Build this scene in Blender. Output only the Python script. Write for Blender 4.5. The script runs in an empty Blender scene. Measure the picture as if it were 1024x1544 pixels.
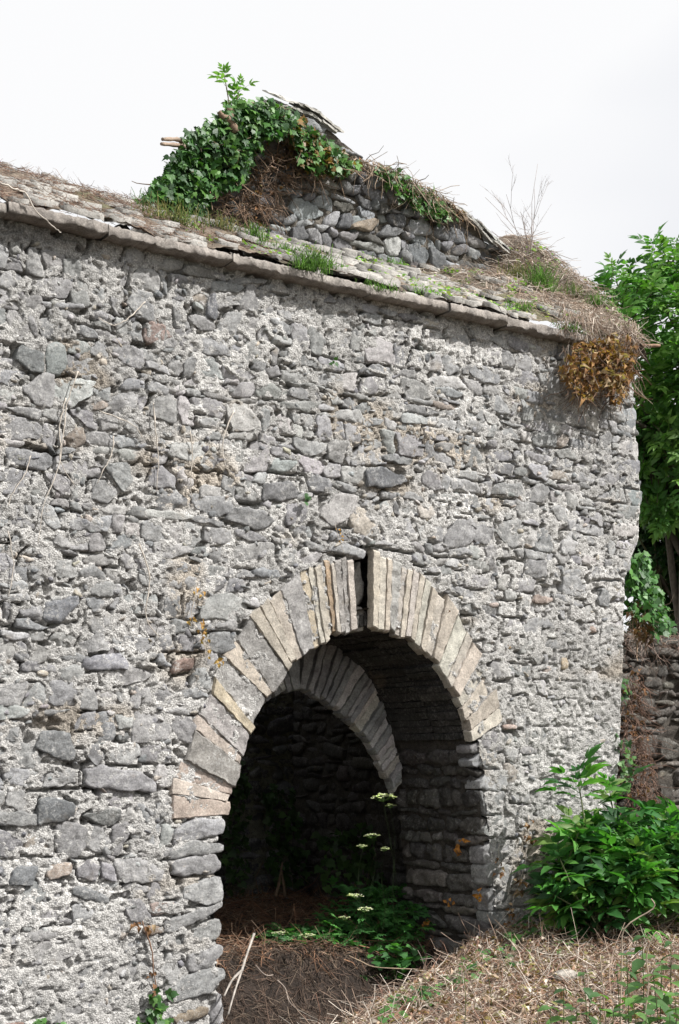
import bpy, math, random
import numpy as np
from mathutils import Vector
random.seed(7); RNG = np.random.default_rng(7)
S = bpy.context.scene
COL = S.collection

# ------------------------------------------------------------------ camera
TH = math.radians(34.4); EYE = 1.65; FPX = 2200.0; HOR = 1150.0
cd = bpy.data.cameras.new('camera'); cam = bpy.data.objects.new('camera', cd); COL.objects.link(cam)
cam.location = (0, -10, EYE); cam.rotation_euler = (math.pi/2, 0, -TH)
cd.sensor_fit = 'VERTICAL'; cd.sensor_height = 36; cd.lens = FPX/1544*36
cd.shift_y = (HOR-772)/1544; cd.clip_start = 0.1; cd.clip_end = 2000
S.camera = cam
# ------------------------------------------------------------------ world + sun
SUN = Vector((0.55, -0.72, 1.0)).normalized()
w = bpy.data.worlds.new('World'); S.world = w; w.use_nodes = True
nt = w.node_tree; nt.nodes.clear()
out = nt.nodes.new('ShaderNodeOutputWorld'); bg = nt.nodes.new('ShaderNodeBackground')
sky = nt.nodes.new('ShaderNodeTexSky'); sky.sky_type = 'NISHITA'; sky.sun_disc = False
sky.sun_elevation = math.asin(SUN.z); sky.sun_rotation = math.atan2(SUN.x, SUN.y)
tc = nt.nodes.new('ShaderNodeTexCoord'); mp = nt.nodes.new('ShaderNodeMapping'); mp.inputs['Scale'].default_value = (1, 1, 2.2)
no = nt.nodes.new('ShaderNodeTexNoise'); no.inputs['Scale'].default_value = 1.3; no.inputs['Detail'].default_value = 4; no.inputs['Roughness'].default_value = .45
cr = nt.nodes.new('ShaderNodeValToRGB')
cr.color_ramp.elements[0].position = .30; cr.color_ramp.elements[0].color = (.60, .612, .65, 1)
cr.color_ramp.elements[1].position = .47; cr.color_ramp.elements[1].color = (.745, .745, .75, 1)
mul = nt.nodes.new('ShaderNodeMix'); mul.data_type = 'RGBA'; mul.blend_type = 'MULTIPLY'; mul.inputs[0].default_value = 1
mul.inputs[7].default_value = (10, 10, 10, 1)
mix = nt.nodes.new('ShaderNodeMix'); mix.data_type = 'RGBA'; mix.inputs[0].default_value = .97
L = nt.links.new
L(tc.outputs['Generated'], mp.inputs[0]); L(mp.outputs[0], no.inputs['Vector']); L(no.outputs['Fac'], cr.inputs[0])
L(cr.outputs[0], mul.inputs[6]); L(sky.outputs[0], mix.inputs[6]); L(mul.outputs[2], mix.inputs[7])
L(mix.outputs[2], bg.inputs[0]); bg.inputs[1].default_value = .1; L(bg.outputs[0], out.inputs[0])
sl = bpy.data.lights.new('sun', 'SUN'); sl.energy = 5.0; sl.angle = math.radians(.5); sl.color = (1, .975, .94)
so = bpy.data.objects.new('sun', sl); COL.objects.link(so); so.location = (6, -6, 12)
so.rotation_euler = (-SUN).to_track_quat('-Z', 'Y').to_euler()
S.view_settings.view_transform = 'Standard'; S.view_settings.look = 'None'; S.view_settings.gamma = 1
S.view_settings.use_curve_mapping = False; S.view_settings.exposure = 0.42
S.cycles.max_bounces = 7; S.cycles.diffuse_bounces = 5; S.cycles.transparent_max_bounces = 4

# ------------------------------------------------------------------ helpers
CT, ST = math.cos(TH), math.sin(TH)
def P(px, py, Y=0.0):
    """point of the plane y=Y that stands at this place of the photograph"""
    t = math.tan(TH + math.atan((px-512)/FPX)); x = (Y+10)*t
    Z = x*ST + (Y+10)*CT
    return (x, Y, EYE + (HOR-py)/FPX*Z)
def PX(px, py, X):
    """same on the plane x=X"""
    t = math.tan(TH + math.atan((px-512)/FPX)); Y = X/t - 10
    Z = X*ST + (Y+10)*CT
    return (X, Y, EYE + (HOR-py)/FPX*Z)
def PZ(px, Z, py=None, z=None):
    """point at depth Z"""
    X = (px-512)/FPX*Z
    return (X*CT+Z*ST, Z*CT-X*ST-10, z if py is None else EYE-(py-HOR)/FPX*Z)

def _h(ix, iy, iz, s):
    n = (ix.astype(np.int64)*374761393 + iy.astype(np.int64)*668265263 + iz.astype(np.int64)*2147483647 + s*974634777) & 0xffffffff
    n = ((n ^ (n >> 13))*1274126177) & 0xffffffff
    n = ((n ^ (n >> 16))*2246822519) & 0xffffffff
    return ((n ^ (n >> 15)) & 0xffff)/32767.5 - 1
def _h2(ix, iy, s):
    n = (ix*374761393 + iy*668265263 + (s*974634777 & 0xffffffff)) & 0xffffffff
    n = ((n ^ (n >> 13))*1274126177) & 0xffffffff
    n = ((n ^ (n >> 16))*2246822519) & 0xffffffff
    return ((n ^ (n >> 15)) & 0xffff)/32767.5 - 1
def vn(x, y, z=0, s=0):
    if np.ndim(z) == 0:
        x = np.asarray(x, float); y = np.asarray(y, float); s = int(s*131+round(float(z)*977))
        fx = np.floor(x); fy = np.floor(y); ix = fx.astype(np.int64); iy = fy.astype(np.int64); fx = x-fx; fy = y-fy
        fx = fx*fx*(3-2*fx); fy = fy*fy*(3-2*fy)
        a = _h2(ix, iy, s); b = _h2(ix+1, iy, s); c = _h2(ix, iy+1, s); d = _h2(ix+1, iy+1, s)
        return (a+(b-a)*fx)*(1-fy)+(c+(d-c)*fx)*fy
    x = np.asarray(x, float); y = np.asarray(y, float)+0*x; z = np.asarray(z, float)+0*x
    ix, iy, iz = np.floor(x), np.floor(y), np.floor(z)
    fx, fy, fz = x-ix, y-iy, z-iz
    fx = fx*fx*(3-2*fx); fy = fy*fy*(3-2*fy); fz = fz*fz*(3-2*fz)
    r = 0
    for a in (0, 1):
        for b in (0, 1):
            for c in (0, 1):
                r = r + _h(ix+a, iy+b, iz+c, s)*(fx if a else 1-fx)*(fy if b else 1-fy)*(fz if c else 1-fz)
    return r
def fbm(x, y, z=0, s=0, o=4, g=.5):
    r = 0; a = 1; f = 1
    for k in range(o):
        r = r + a*vn(np.asarray(x)*f, np.asarray(y)*f, np.asarray(z)*f, s+k*7); a *= g; f *= 2.03
    return r
def sst(a, b, x):
    t = np.clip((x-a)/(b-a), 0, 1); return t*t*(3-2*t)

WL = {}
def raw_mesh(name, V, F, tint=None, smooth=False):
    """V (n,3); F list of int arrays of shape (m,3) or (m,4)"""
    me = bpy.data.meshes.new(name)
    if not isinstance(F, list): F = [F]
    F = [np.asarray(f, np.int32) for f in F if len(f)]
    me.vertices.add(len(V)); me.vertices.foreach_set('co', np.asarray(V, np.float32).ravel())
    nl = sum(f.size for f in F); npoly = sum(len(f) for f in F)
    me.loops.add(nl); me.polygons.add(npoly)
    me.loops.foreach_set('vertex_index', np.concatenate([f.ravel() for f in F]))
    tot = np.concatenate([np.full(len(f), f.shape[1], np.int32) for f in F])
    st = np.concatenate([[0], np.cumsum(tot)[:-1]]).astype(np.int32)
    me.polygons.foreach_set('loop_start', st); me.polygons.foreach_set('loop_total', tot)
    if smooth: me.polygons.foreach_set('use_smooth', np.ones(npoly, bool))
    me.update(calc_edges=True)
    if tint is not None:
        t = np.asarray(tint, np.float32)
        if t.ndim == 1: t = np.tile(t, (len(V), 1))
        if t.shape[1] == 3: t = np.concatenate([t, np.ones((len(t), 1), np.float32)], 1)
        a = me.attributes.new('tint', 'FLOAT_COLOR', 'POINT'); a.data.foreach_set('color', t.ravel())
    return me
def link(o, parent=None, wl=None):
    COL.objects.link(o)
    wl = Vector(wl) if wl is not None else Vector((0, 0, 0))
    WL[o.name] = wl
    if parent: o.parent = parent; o.location = wl-WL[parent.name]
    else: o.location = wl
    return o
def mesh_obj(name, V, F, mat, parent=None, tint=None, smooth=False, origin=None):
    V = np.asarray(V, float)
    c = V.mean(0) if origin is None else np.array(origin, float)
    me = raw_mesh(name, V-c, F, tint, smooth); me.materials.append(mat)
    return link(bpy.data.objects.new(name, me), parent, c)
def place(name, me, wl, parent=None, rot=None, scale=None):
    o = bpy.data.objects.new(name, me); link(o, parent, wl)
    if rot is not None: o.rotation_euler = rot
    if scale is not None: o.scale = (scale,)*3 if not hasattr(scale, '__len__') else scale
    return o
def tag(o, label=None, cat=None, group=None, kind=None):
    if label: o['label'] = label
    if cat: o['category'] = cat
    if group: o['group'] = group
    if kind: o['kind'] = kind
    return o
def empty(name, loc, label, cat, group=None):
    o = bpy.data.objects.new(name, None); o.empty_display_size = .2; link(o, None, loc); return tag(o, label, cat, group)

class Acc:
    """collects meshes to be joined"""
    def __init__(s): s.V = []; s.Q = []; s.T = []; s.C = []; s.n = 0
    def add(s, V, F, tint=(.5, .5, .5)):
        V = np.asarray(V, float)
        for f in (F if isinstance(F, list) else [F]):
            f = np.asarray(f)
            if len(f): (s.Q if f.shape[1] == 4 else s.T).append(f+s.n)
        t = np.asarray(tint, float)
        if t.ndim == 1: t = np.tile(t[:3], (len(V), 1))
        s.V.append(V); s.C.append(t[:, :3]); s.n += len(V)
    def data(s):
        F = []
        if s.Q: F.append(np.concatenate(s.Q))
        if s.T: F.append(np.concatenate(s.T))
        return np.concatenate(s.V), F, np.concatenate(s.C)
    def obj(s, name, mat, parent=None, smooth=False, origin=None):
        V, F, C = s.data()
        return mesh_obj(name, V, F, mat, parent, C, smooth, origin)

def gridF(nu, nv):
    """quads of an nu x nv vertex grid, index = i*nv+j"""
    i, j = np.meshgrid(np.arange(nu-1), np.arange(nv-1), indexing='ij'); a = (i*nv+j).ravel()
    return np.stack([a, a+nv, a+nv+1, a+1], 1)

def tube(pts, r0, r1=None, sides=5, rng=None, knots=0):
    pts = np.asarray(pts, float); n = len(pts); r1 = r0 if r1 is None else r1
    T = np.gradient(pts, axis=0); T /= np.linalg.norm(T, axis=1, keepdims=True)+1e-9
    up = np.array([0.13, 0.21, 1.0]); A = np.cross(T, up); A /= np.linalg.norm(A, axis=1, keepdims=True)+1e-9
    B = np.cross(T, A)
    ang = np.linspace(0, 2*np.pi, sides, endpoint=False)
    R = np.linspace(r0, r1, n)
    if knots and rng is not None: R = R*(1+knots*rng.uniform(-1, 1, n))
    V = pts[:, None]+R[:, None, None]*(np.cos(ang)[None, :, None]*A[:, None]+np.sin(ang)[None, :, None]*B[:, None])
    i, j = np.meshgrid(np.arange(n-1), np.arange(sides), indexing='ij'); j2 = (j+1) % sides
    F = np.stack([i*sides+j, i*sides+j2, (i+1)*sides+j2, (i+1)*sides+j], -1).reshape(-1, 4)
    V = V.reshape(-1, 3)
    c0 = len(V); V = np.concatenate([V, pts[:1], pts[-1:]])
    k = np.arange(sides); k2 = (k+1) % sides
    T1 = np.stack([np.full(sides, c0), k2, k], 1); T2 = np.stack([np.full(sides, c0+1), (n-1)*sides+k, (n-1)*sides+k2], 1)
    return V, [F, np.concatenate([T1, T2])]

def strands(C, D, Ln, R, bend, rng, seg=4):
    """many thin three-sided curved stalks at once. C start (n,3), D direction (n,3)"""
    n = len(C); t = np.linspace(0, 1, seg+1)[None, :, None]
    D = D/np.linalg.norm(D, axis=1, keepdims=True)
    Bv = rng.normal(0, 1, (n, 3)); Bv -= (Bv*D).sum(1, keepdims=True)*D
    W = rng.normal(0, 1, (n, 3))*.35
    pts = C[:, None]+D[:, None]*t*Ln[:, None, None]+(Bv[:, None]*t*t*bend+W[:, None]*np.sin(t*6.0)*bend*.5)*Ln[:, None, None]
    A = np.cross(D, Bv); A /= np.linalg.norm(A, axis=1, keepdims=True)+1e-9
    Bn = Bv/(np.linalg.norm(Bv, axis=1, keepdims=True)+1e-9)
    ang = np.array([0, 2.094, 4.189])
    rr = R[:, None, None, None]*(1-.5*t[..., None])
    V = pts[:, :, None]+rr*(np.cos(ang)[None, None, :, None]*A[:, None, None]+np.sin(ang)[None, None, :, None]*Bn[:, None, None])
    i, j = np.meshgrid(np.arange(seg), np.arange(3), indexing='ij'); j2 = (j+1) % 3
    F = np.stack([i*3+j, i*3+j2, (i+1)*3+j2, (i+1)*3+j], -1).reshape(-1, 4)
    F = (F[None]+(np.arange(n)*(seg+1)*3)[:, None, None]).reshape(-1, 4)
    return V.reshape(-1, 3), F
def rep(c, n, k): return np.repeat(c, k, axis=0)

# ------------------------------------------------------------------ materials
def mat_base(name, rough=.9):
    m = bpy.data.materials.new(name); m.use_nodes = True; t = m.node_tree; t.nodes.clear()
    o = t.nodes.new('ShaderNodeOutputMaterial'); b = t.nodes.new('ShaderNodeBsdfPrincipled')
    b.inputs['Roughness'].default_value = rough; t.links.new(b.outputs[0], o.inputs[0])
    return m, t, b, o
def nz(t, scale, detail=6, rough=.6, vec=None):
    n = t.nodes.new('ShaderNodeTexNoise'); n.inputs['Scale'].default_value = scale
    n.inputs['Detail'].default_value = detail; n.inputs['Roughness'].default_value = rough
    if vec is not None: t.links.new(vec, n.inputs['Vector'])
    return n.outputs['Fac']
def rmp(t, src, a, b, ca, cb):
    r = t.nodes.new('ShaderNodeValToRGB'); r.color_ramp.elements[0].position = a; r.color_ramp.elements[1].position = b
    f = lambda c: (c, c, c, 1) if not hasattr(c, '__len__') else (*c, 1)
    r.color_ramp.elements[0].color = f(ca); r.color_ramp.elements[1].color = f(cb)
    t.links.new(src, r.inputs[0]); return r.outputs[0]
def mx(t, kind, a, b, fac=1.0):
    m = t.nodes.new('ShaderNodeMix'); m.data_type = 'RGBA'; m.blend_type = kind
    for s, v in ((0, fac), (6, a), (7, b)):
        if hasattr(v, 'links'): t.links.new(v, m.inputs[s])
        elif s == 0: m.inputs[0].default_value = v
        else: m.inputs[s].default_value = (*v, 1)
    return m.outputs[2]
def attr(t):
    a = t.nodes.new('ShaderNodeAttribute'); a.attribute_name = 'tint'; return a.outputs['Color']
def bump(t, b, src, dist, strength=1.0, prev=None):
    n = t.nodes.new('ShaderNodeBump'); n.inputs['Distance'].default_value = dist; n.inputs['Strength'].default_value = strength
    t.links.new(src, n.inputs['Height'])
    if prev: t.links.new(prev, n.inputs['Normal'])
    t.links.new(n.outputs[0], b.inputs['Normal']); return n.outputs[0]

def stone_material(name, lichen=.55, lich_col=(.62, .61, .58), stain=True, bd=.012):
    m, t, b, o = mat_base(name, .92)
    g = t.nodes.new('ShaderNodeNewGeometry').outputs['Position']
    c = mx(t, 'MULTIPLY', attr(t), rmp(t, nz(t, 9, 8, .68, g), .32, .7, .62, 1.3))
    c = mx(t, 'MULTIPLY', c, rmp(t, nz(t, 70, 5, .7, g), .35, .65, .68, 1.22))
    f = mx(t, 'MULTIPLY', rmp(t, nz(t, 38, 8, .8, g), .50, .60, 0., 1.), rmp(t, nz(t, 4.5, 5, .6, g), .42, .6, .1, lichen))
    c = mx(t, 'MIX', c, lich_col, f)
    f2 = rmp(t, nz(t, 95, 3, .8, g), .63, .69, 0., .8)
    c = mx(t, 'MIX', c, (.07, .07, .068), f2)
    if stain:
        c = mx(t, 'MIX', c, (.30, .23, .15), rmp(t, nz(t, 3.1, 6, .6, g), .62, .74, 0., .4))
    t.links.new(c, b.inputs['Base Color'])
    p = bump(t, b, nz(t, 42, 9, .78, g), bd, 1.0)
    bump(t, b, nz(t, 130, 5, .7, g), .004, 1.0, p)
    return m
M = {}
M['stone'] = stone_material('limestone', .85, (.60, .59, .565), True, .02)
M['dark_stone'] = stone_material('sparse_lichen_limestone', .25)  # limestone with less lichen; darkness comes only from the tints
M['slab'] = stone_material('thin_slab_stone', .4, (.55, .52, .46))
def mortar_material():
    m, t, b, o = mat_base('lime_mortar', .95)
    g = t.nodes.new('ShaderNodeNewGeometry').outputs['Position']
    c = mx(t, 'MULTIPLY', attr(t), rmp(t, nz(t, 16, 9, .75, g), .34, .66, .55, 1.25))
    v = t.nodes.new('ShaderNodeTexVoronoi'); v.inputs['Scale'].default_value = 75; t.links.new(g, v.inputs['Vector'])
    c = mx(t, 'MULTIPLY', c, rmp(t, v.outputs['Distance'], .1, .75, 1.15, .55))
    c = mx(t, 'MIX', c, (.10, .095, .09), rmp(t, nz(t, 60, 6, .75, g), .58, .66, 0., .75))
    t.links.new(c, b.inputs['Base Color'])
    p = bump(t, b, nz(t, 45, 9, .75, g), .014, 1.0)
    bump(t, b, v.outputs['Distance'], -.006, 1.0, p)
    return m
M['mortar'] = mortar_material()
def plain_material(name, rough=.85, s1=20, s2=90, lo=.6, hi=1.25, bd=.004):
    m, t, b, o = mat_base(name, rough)
    g = t.nodes.new('ShaderNodeNewGeometry').outputs['Position']
    c = mx(t, 'MULTIPLY', attr(t), rmp(t, nz(t, s1, 6, .65, g), .35, .68, lo, hi))
    t.links.new(c, b.inputs['Base Color']); bump(t, b, nz(t, s2, 5, .6, g), bd, .8)
    return m
M['bark'] = plain_material('bark', .9)
M['straw'] = plain_material('dry_stalk', .8, 12, 120, .6, 1.3, .001)
M['soil'] = plain_material('soil', .97, 7, 30, .5, 1.3, .03)
def leaf_material(name, rough=.42, trans=.35, spec=.5):
    m, t, b, o = mat_base(name, rough)
    g = t.nodes.new('ShaderNodeNewGeometry').outputs['Position']
    c = mx(t, 'MULTIPLY', attr(t), rmp(t, nz(t, 5, 4, .6, g), .35, .68, .6, 1.35))
    t.links.new(c, b.inputs['Base Color']); b.inputs['Specular IOR Level'].default_value = spec
    bump(t, b, nz(t, 110, 2, .5, g), .003, .6)
    tr = t.nodes.new('ShaderNodeBsdfTranslucent'); ms = t.nodes.new('ShaderNodeMixShader'); ms.inputs[0].default_value = trans
    t.links.new(mx(t, 'MULTIPLY', c, (1.5, 1.9, .7)), tr.inputs[0])
    t.links.new(b.outputs[0], ms.inputs[1]); t.links.new(tr.outputs[0], ms.inputs[2]); t.links.new(ms.outputs[0], o.inputs[0])
    return m
M['leaf'] = leaf_material('green_leaf', .5, .3, .3)
M['ivy'] = leaf_material('ivy_leaf', .45, .2, .35)
M['dead_leaf'] = leaf_material('dead_leaf', .7, .2, .2)
M['flower'] = leaf_material('white_petal', .7, .3, .2)
M['grass'] = leaf_material('grass_blade', .6, .35, .2)

# ------------------------------------------------------------------ masonry builders
GREY = np.array([[.215, .219, .229], [.255, .258, .265], [.175, .178, .187], [.29, .29, .292], [.23, .23, .23], [.195, .197, .202]])
def tint_of(rng, kind='g'):
    if kind == 'g': c = GREY[rng.integers(len(GREY))]*rng.uniform(.95, 1.5)
    elif kind == 't': c = np.array([.52, .465, .395])*rng.uniform(.8, 1.15)
    elif kind == 'w': c = np.array([.54, .505, .45])*rng.uniform(.85, 1.1)
    elif kind == 'o': c = np.array([.50, .42, .29])*rng.uniform(.9, 1.1)
    elif kind == 'n': c = np.array([.30, .17, .08])
    elif kind == 'r': c = np.array([.27, .18, .15])*rng.uniform(.9, 1.2)
    elif kind == 'p': c = np.array([.46, .37, .32])
    elif kind == 'l': c = np.array([.52, .51, .50])
    elif kind == 'b': c = np.array([.28, .225, .175])
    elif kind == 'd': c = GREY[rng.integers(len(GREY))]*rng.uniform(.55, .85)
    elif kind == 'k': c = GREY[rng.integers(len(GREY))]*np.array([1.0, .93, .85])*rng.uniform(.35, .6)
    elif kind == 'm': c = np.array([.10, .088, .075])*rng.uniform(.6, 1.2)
    return np.clip(c*(1+rng.normal(0, .02, 3)), .01, .8)
def front(s, t, d): return np.stack([s, -d, t], -1)
def stone(q, frame, prot, rng, res=.018, back=.07, rnd=.2, rough=.007, bev=.002, wob=.014, tilt=.012):
    q = np.asarray(q, float)
    wd = (np.linalg.norm(q[1]-q[0])+np.linalg.norm(q[2]-q[3]))/2; ht = (np.linalg.norm(q[3]-q[0])+np.linalg.norm(q[2]-q[1]))/2
    nu = int(np.clip(round(wd/res), 3, 19)); nv = int(np.clip(round(ht/res), 3, 13))
    uu = np.r_[-1, np.linspace(-1, 1, nu+1), 1]; vv = np.r_[-1, np.linspace(-1, 1, nv+1), 1]
    U, V = np.meshgrid(uu, vv, indexing='ij')
    f = 1-.45*rnd*np.abs(U)**5*np.abs(V)**5
    Uc, Vc = U*f, V*f
    for k in range(rng.integers(2, 5)):
        an = rng.choice([.25, .75, 1.25, 1.75])*np.pi+rng.normal(0, .45); cx, cy = np.cos(an), np.sin(an)
        ex = np.maximum(0, Uc*cx+Vc*cy-rng.uniform(.62, 1.2)); Uc, Vc = Uc-ex*cx, Vc-ex*cy
    a = (Uc+1)/2; b = (Vc+1)/2
    st = ((1-a)*(1-b))[..., None]*q[0]+(a*(1-b))[..., None]*q[1]+(a*b)[..., None]*q[2]+((1-a)*b)[..., None]*q[3]
    s, t = st[..., 0], st[..., 1]
    o = rng.uniform(0, 90)
    wb = min(wob, .12*min(wd, ht)+.003)
    s = s+wb*(vn(s*13+o, t*13, 0, 3)+.4*vn(s*42+o, t*42, 0, 4)); t = t+wb*(vn(s*13+o, t*13, 5, 8)+.4*vn(s*42, t*42+o, 5, 9))
    e = np.maximum(np.abs(U), np.abs(V))
    d = prot-bev*sst(.8, 1.0, e)
    for k in range(5):
        an = rng.uniform(0, 2*np.pi); c = rng.uniform(0, .85)
        d = d+np.minimum(0, c-(np.cos(an)*U+np.sin(an)*V))*rng.uniform(.002, .018)
    an = rng.uniform(-tilt, tilt, 2); d = d+an[0]*U*.6+an[1]*V*.5
    d = d+rough*fbm(s*26+o, t*26, 0, 11, 4, .7)
    d[0] = d[-1] = -back; d[:, 0] = d[:, -1] = -back
    return frame(s, t, d).reshape(-1, 3), gridF(nu+3, nv+3)
def cells(s0, s1, t0, t1, rh, wr, rng, gap=.012, wave=.03, gapf=None, rot=5):
    out = []; t = t0; k = 0; base = rng.integers(1000)
    bounds = [t0]
    while bounds[-1] < t1: bounds.append(bounds[-1]+rng.uniform(*rh))
    for k in range(len(bounds)-1):
        fb = lambda s, kk: bounds[kk]+wave*float(vn(np.array([s*1.3+kk*7.7]), base)[0])
        s = s0-rng.uniform(0, .15); h = bounds[k+1]-bounds[k]; sl0 = rng.uniform(-.015, .015)
        while s < s1:
            wd = rng.uniform(*wr)*(1.25 if rng.random() < .25 else 1)
            if rng.random() < .2: wd *= .5
            sl = rng.uniform(-.035, .035)
            q = np.array([[s+sl0, fb(s, k)], [s+wd+sl, fb(s+wd, k)], [s+wd-sl, fb(s+wd, k+1)], [s-sl0, fb(s, k+1)]])
            sl0 = sl
            r = rng.random()*(1.9 if h < .15 else 1.1); parts = [q]
            if h > .10 and r < .2:
                m = rng.uniform(.35, .65); A = q[0]*(1-m)+q[3]*m; B = q[1]*(1-m)+q[2]*m
                parts = [np.array([q[0], q[1], B, A]), np.array([A, B, q[2], q[3]])]
            elif wd > .26 and r < .3:
                m = rng.uniform(.3, .7); n_ = rng.uniform(.3, .7); A = q[0]*(1-m)+q[1]*m; B = q[3]*(1-m)+q[2]*m; C_ = A*(1-n_)+B*n_; Dd = q[1]*(1-n_)+q[2]*n_
                parts = [np.array([q[0], A, B, q[3]]), np.array([A, q[1], Dd, C_]), np.array([C_, Dd, q[2], B])]
            for p in parts:
                c = p.mean(0); g = gap*rng.uniform(.4, 2.0)*(1 if gapf is None else gapf(*c))
                hw = (np.abs(p[:, 0]-c[0])).mean(); hh = (np.abs(p[:, 1]-c[1])).mean()
                if hw < max(g*1.6, .028) or hh < max(g*1.6, .02): continue
                an = math.radians(rng.normal(0, rot)); R = np.array([[math.cos(an), -math.sin(an)], [math.sin(an), math.cos(an)]])
                p2 = (p-c)*np.array([1-g/hw, 1-g/hh])*rng.uniform(.92, 1.12); p2 = p2+rng.normal(0, 1, (4, 2))*np.array([hw, hh])*.11
                out.append(p2@R.T+c)
            s += wd
    return out
def inpoly(x, y, poly):
    x = np.asarray(x, float); y = np.asarray(y, float); r = np.zeros(x.shape, bool); n = len(poly)
    for i in range(n):
        x1, y1 = poly[i]; x2, y2 = poly[(i+1) % n]
        if y1 == y2: continue
        c = ((y1 > y) != (y2 > y)) & (x < (x2-x1)*(y-y1)/(y2-y1)+x1)
        r ^= c
    return r
def area(q): x, y = q[:, 0], q[:, 1]; return abs(np.dot(x, np.roll(y, -1))-np.dot(y, np.roll(x, -1)))/2
def lay_stones(qs, frame, parent, mat, rng, kinds, nobj=300, prot=(.0, .045), vis=None, tmix=None, name='stone', stuffname='rubble_stones', **kw):
    """largest nobj that show become objects, the rest one part"""
    order = sorted(range(len(qs)), key=lambda i: -area(qs[i])*(1 if vis is None or vis(qs[i].mean(0)) else .0001))
    acc = Acc()
    for n, i in enumerate(order):
        q = qs[i]; k = kinds(q.mean(0)) if callable(kinds) else kinds
        pr = rng.uniform(*prot) if not callable(prot) else prot(q.mean(0))
        V, F = stone(q, frame, pr, rng, **kw); ti = tint_of(rng, k)
        if tmix: ti = ti+(np.array([.58, .565, .54])-ti)*tmix(q.mean(0))*rng.uniform(.5, 1.4)
        if n < nobj: mesh_obj(name, V, F, mat, parent, ti)
        else: acc.add(V, F, ti)
    if acc.n: tag(acc.obj(stuffname, mat, parent), kind='stuff')

def block(q0, q1, rng, n=(3, 6, 12), rough=.008, rnd=.2):
    """rough long block between two quads (4x3 each): front q0, back q1"""
    q0 = np.asarray(q0, float); q1 = np.asarray(q1, float); o = rng.uniform(0, 50)
    Vs = []; Fs = []; c = 0
    def pt(a, b, w):
        A = (1-a)*(1-b); B = a*(1-b); C = a*b; D = (1-a)*b
        f = (A[..., None]*q0[0]+B[..., None]*q0[1]+C[..., None]*q0[2]+D[..., None]*q0[3])
        g = (A[..., None]*q1[0]+B[..., None]*q1[1]+C[..., None]*q1[2]+D[..., None]*q1[3])
        return f*(1-w)[..., None]+g*w[..., None]
    cen = q0.mean(0)*.5+q1.mean(0)*.5
    def side(fa, fb, fw, na, nb, flip):
        nonlocal c
        A, B = np.meshgrid(np.linspace(0, 1, na+1), np.linspace(0, 1, nb+1), indexing='ij')
        a, b, w_ = fa(A, B), fb(A, B), fw(A, B)
        # round the edges of the front
        ed = (np.abs(2*a-1)**6*np.exp(-w_*25)); a2 = .5+(a-.5)*(1-rnd*.5*ed*1); b2 = .5+(b-.5)*(1-rnd*.25*np.abs(2*b-1)**6*np.exp(-w_*25))
        p = pt(a2, b2, w_)
        x, y, z = p[..., 0], p[..., 1], p[..., 2]
        p = p+np.stack([fbm(x*17+o, y*17, z*17, 31, 3, .6), fbm(x*17+o, y*17, z*17, 32, 3, .6), fbm(x*17+o, y*17, z*17, 33, 3, .6)], -1)*rough
        F = gridF(na+1, nb+1)
        if flip: F = F[:, ::-1]
        Vs.append(p.reshape(-1, 3)); Fs.append(F+c); c += (na+1)*(nb+1)
    nu, nv, nw = n; one = lambda v: (lambda A, B: A*0+v)
    fA = lambda A, B: A; fB = lambda A, B: B
    side(fA, fB, one(0.), nu, nv, False)
    side(one(0.), fB, fA, nw, nv, True); side(one(1.), fB, fA, nw, nv, False)
    side(fB, one(0.), fA, nw, nu, False); side(fB, one(1.), fA, nw, nu, True)
    return np.concatenate(Vs), np.concatenate(Fs)

# ================================================================== GROUND
def ground_h(x, y):
    x = np.asarray(x, float); y = np.asarray(y, float)
    d = (x-8.4)*(-.617)+(y+.1)*.787-.1            # >0 on the hollow's side
    rad = np.hypot(x, y-2)
    hol = sst(-.1, .65, d)
    z = .03-.62*hol
    z = z+.02*sst(0, 3, -d)*0
    inside = sst(.15, .95, y)
    z = np.where(y > 0, z*(1-inside)+inside*(-.03+.0*x), z)
    z = np.where(y > 1.6, -.02, z)
    z = z+.10*np.exp(-((x-8.55)**2/.25+(y+.42)**2/.08))+.15*np.exp(-((x-9.6)**2/1.2+(y+.5)**2/.6))
    near = np.exp(-(rad/40)**2)
    z = z+(.045*fbm(x*1.1, y*1.1, 0, 5, 4)+.018*fbm(x*7, y*7, 0, 6, 3))*near
    z = np.where(rad > 60, z+(rad-60)*.004, z)
    return z
def spread(c, r, st, far):
    n = int(2*r/st); core = np.linspace(c-r, c+r, n)
    g = [r]; s_ = st
    while g[-1] < far: s_ *= 1.25; g.append(g[-1]+s_)
    g = np.array(g[1:]); return np.r_[(c-g)[::-1], core, c+g]
gx = spread(8.0, 3.3, .03, 900); gy = spread(-.6, 4.0, .03, 900)
GX, GY = np.meshgrid(gx, gy, indexing='ij'); GZ = ground_h(GX, GY)
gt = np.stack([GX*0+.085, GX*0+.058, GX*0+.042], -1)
gt = gt*(1-.65*(sst(-.05, .3, (GX-8.4)*(-.617)+(GY+.1)*.787-.1)*sst(2.5, 1.2, GY))[..., None]); gr = sst(25, 60, np.hypot(GX, GY))[..., None]; gt = gt*(1-gr)+np.array([.07, .11, .035])*gr  # hollow tinted darker: dark humus, with its shade put into the colour
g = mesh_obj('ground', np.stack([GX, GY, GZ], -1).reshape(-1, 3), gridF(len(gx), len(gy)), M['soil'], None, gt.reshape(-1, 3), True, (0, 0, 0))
tag(g, 'brown litter-covered earth in front of and inside the arch', None, None, 'structure')

# ================================================================== BUILDING
bld = empty('ruined_building', (7, .7, 0), 'old grey rubble stone building with a round arch and an overgrown gable', 'building')
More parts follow.
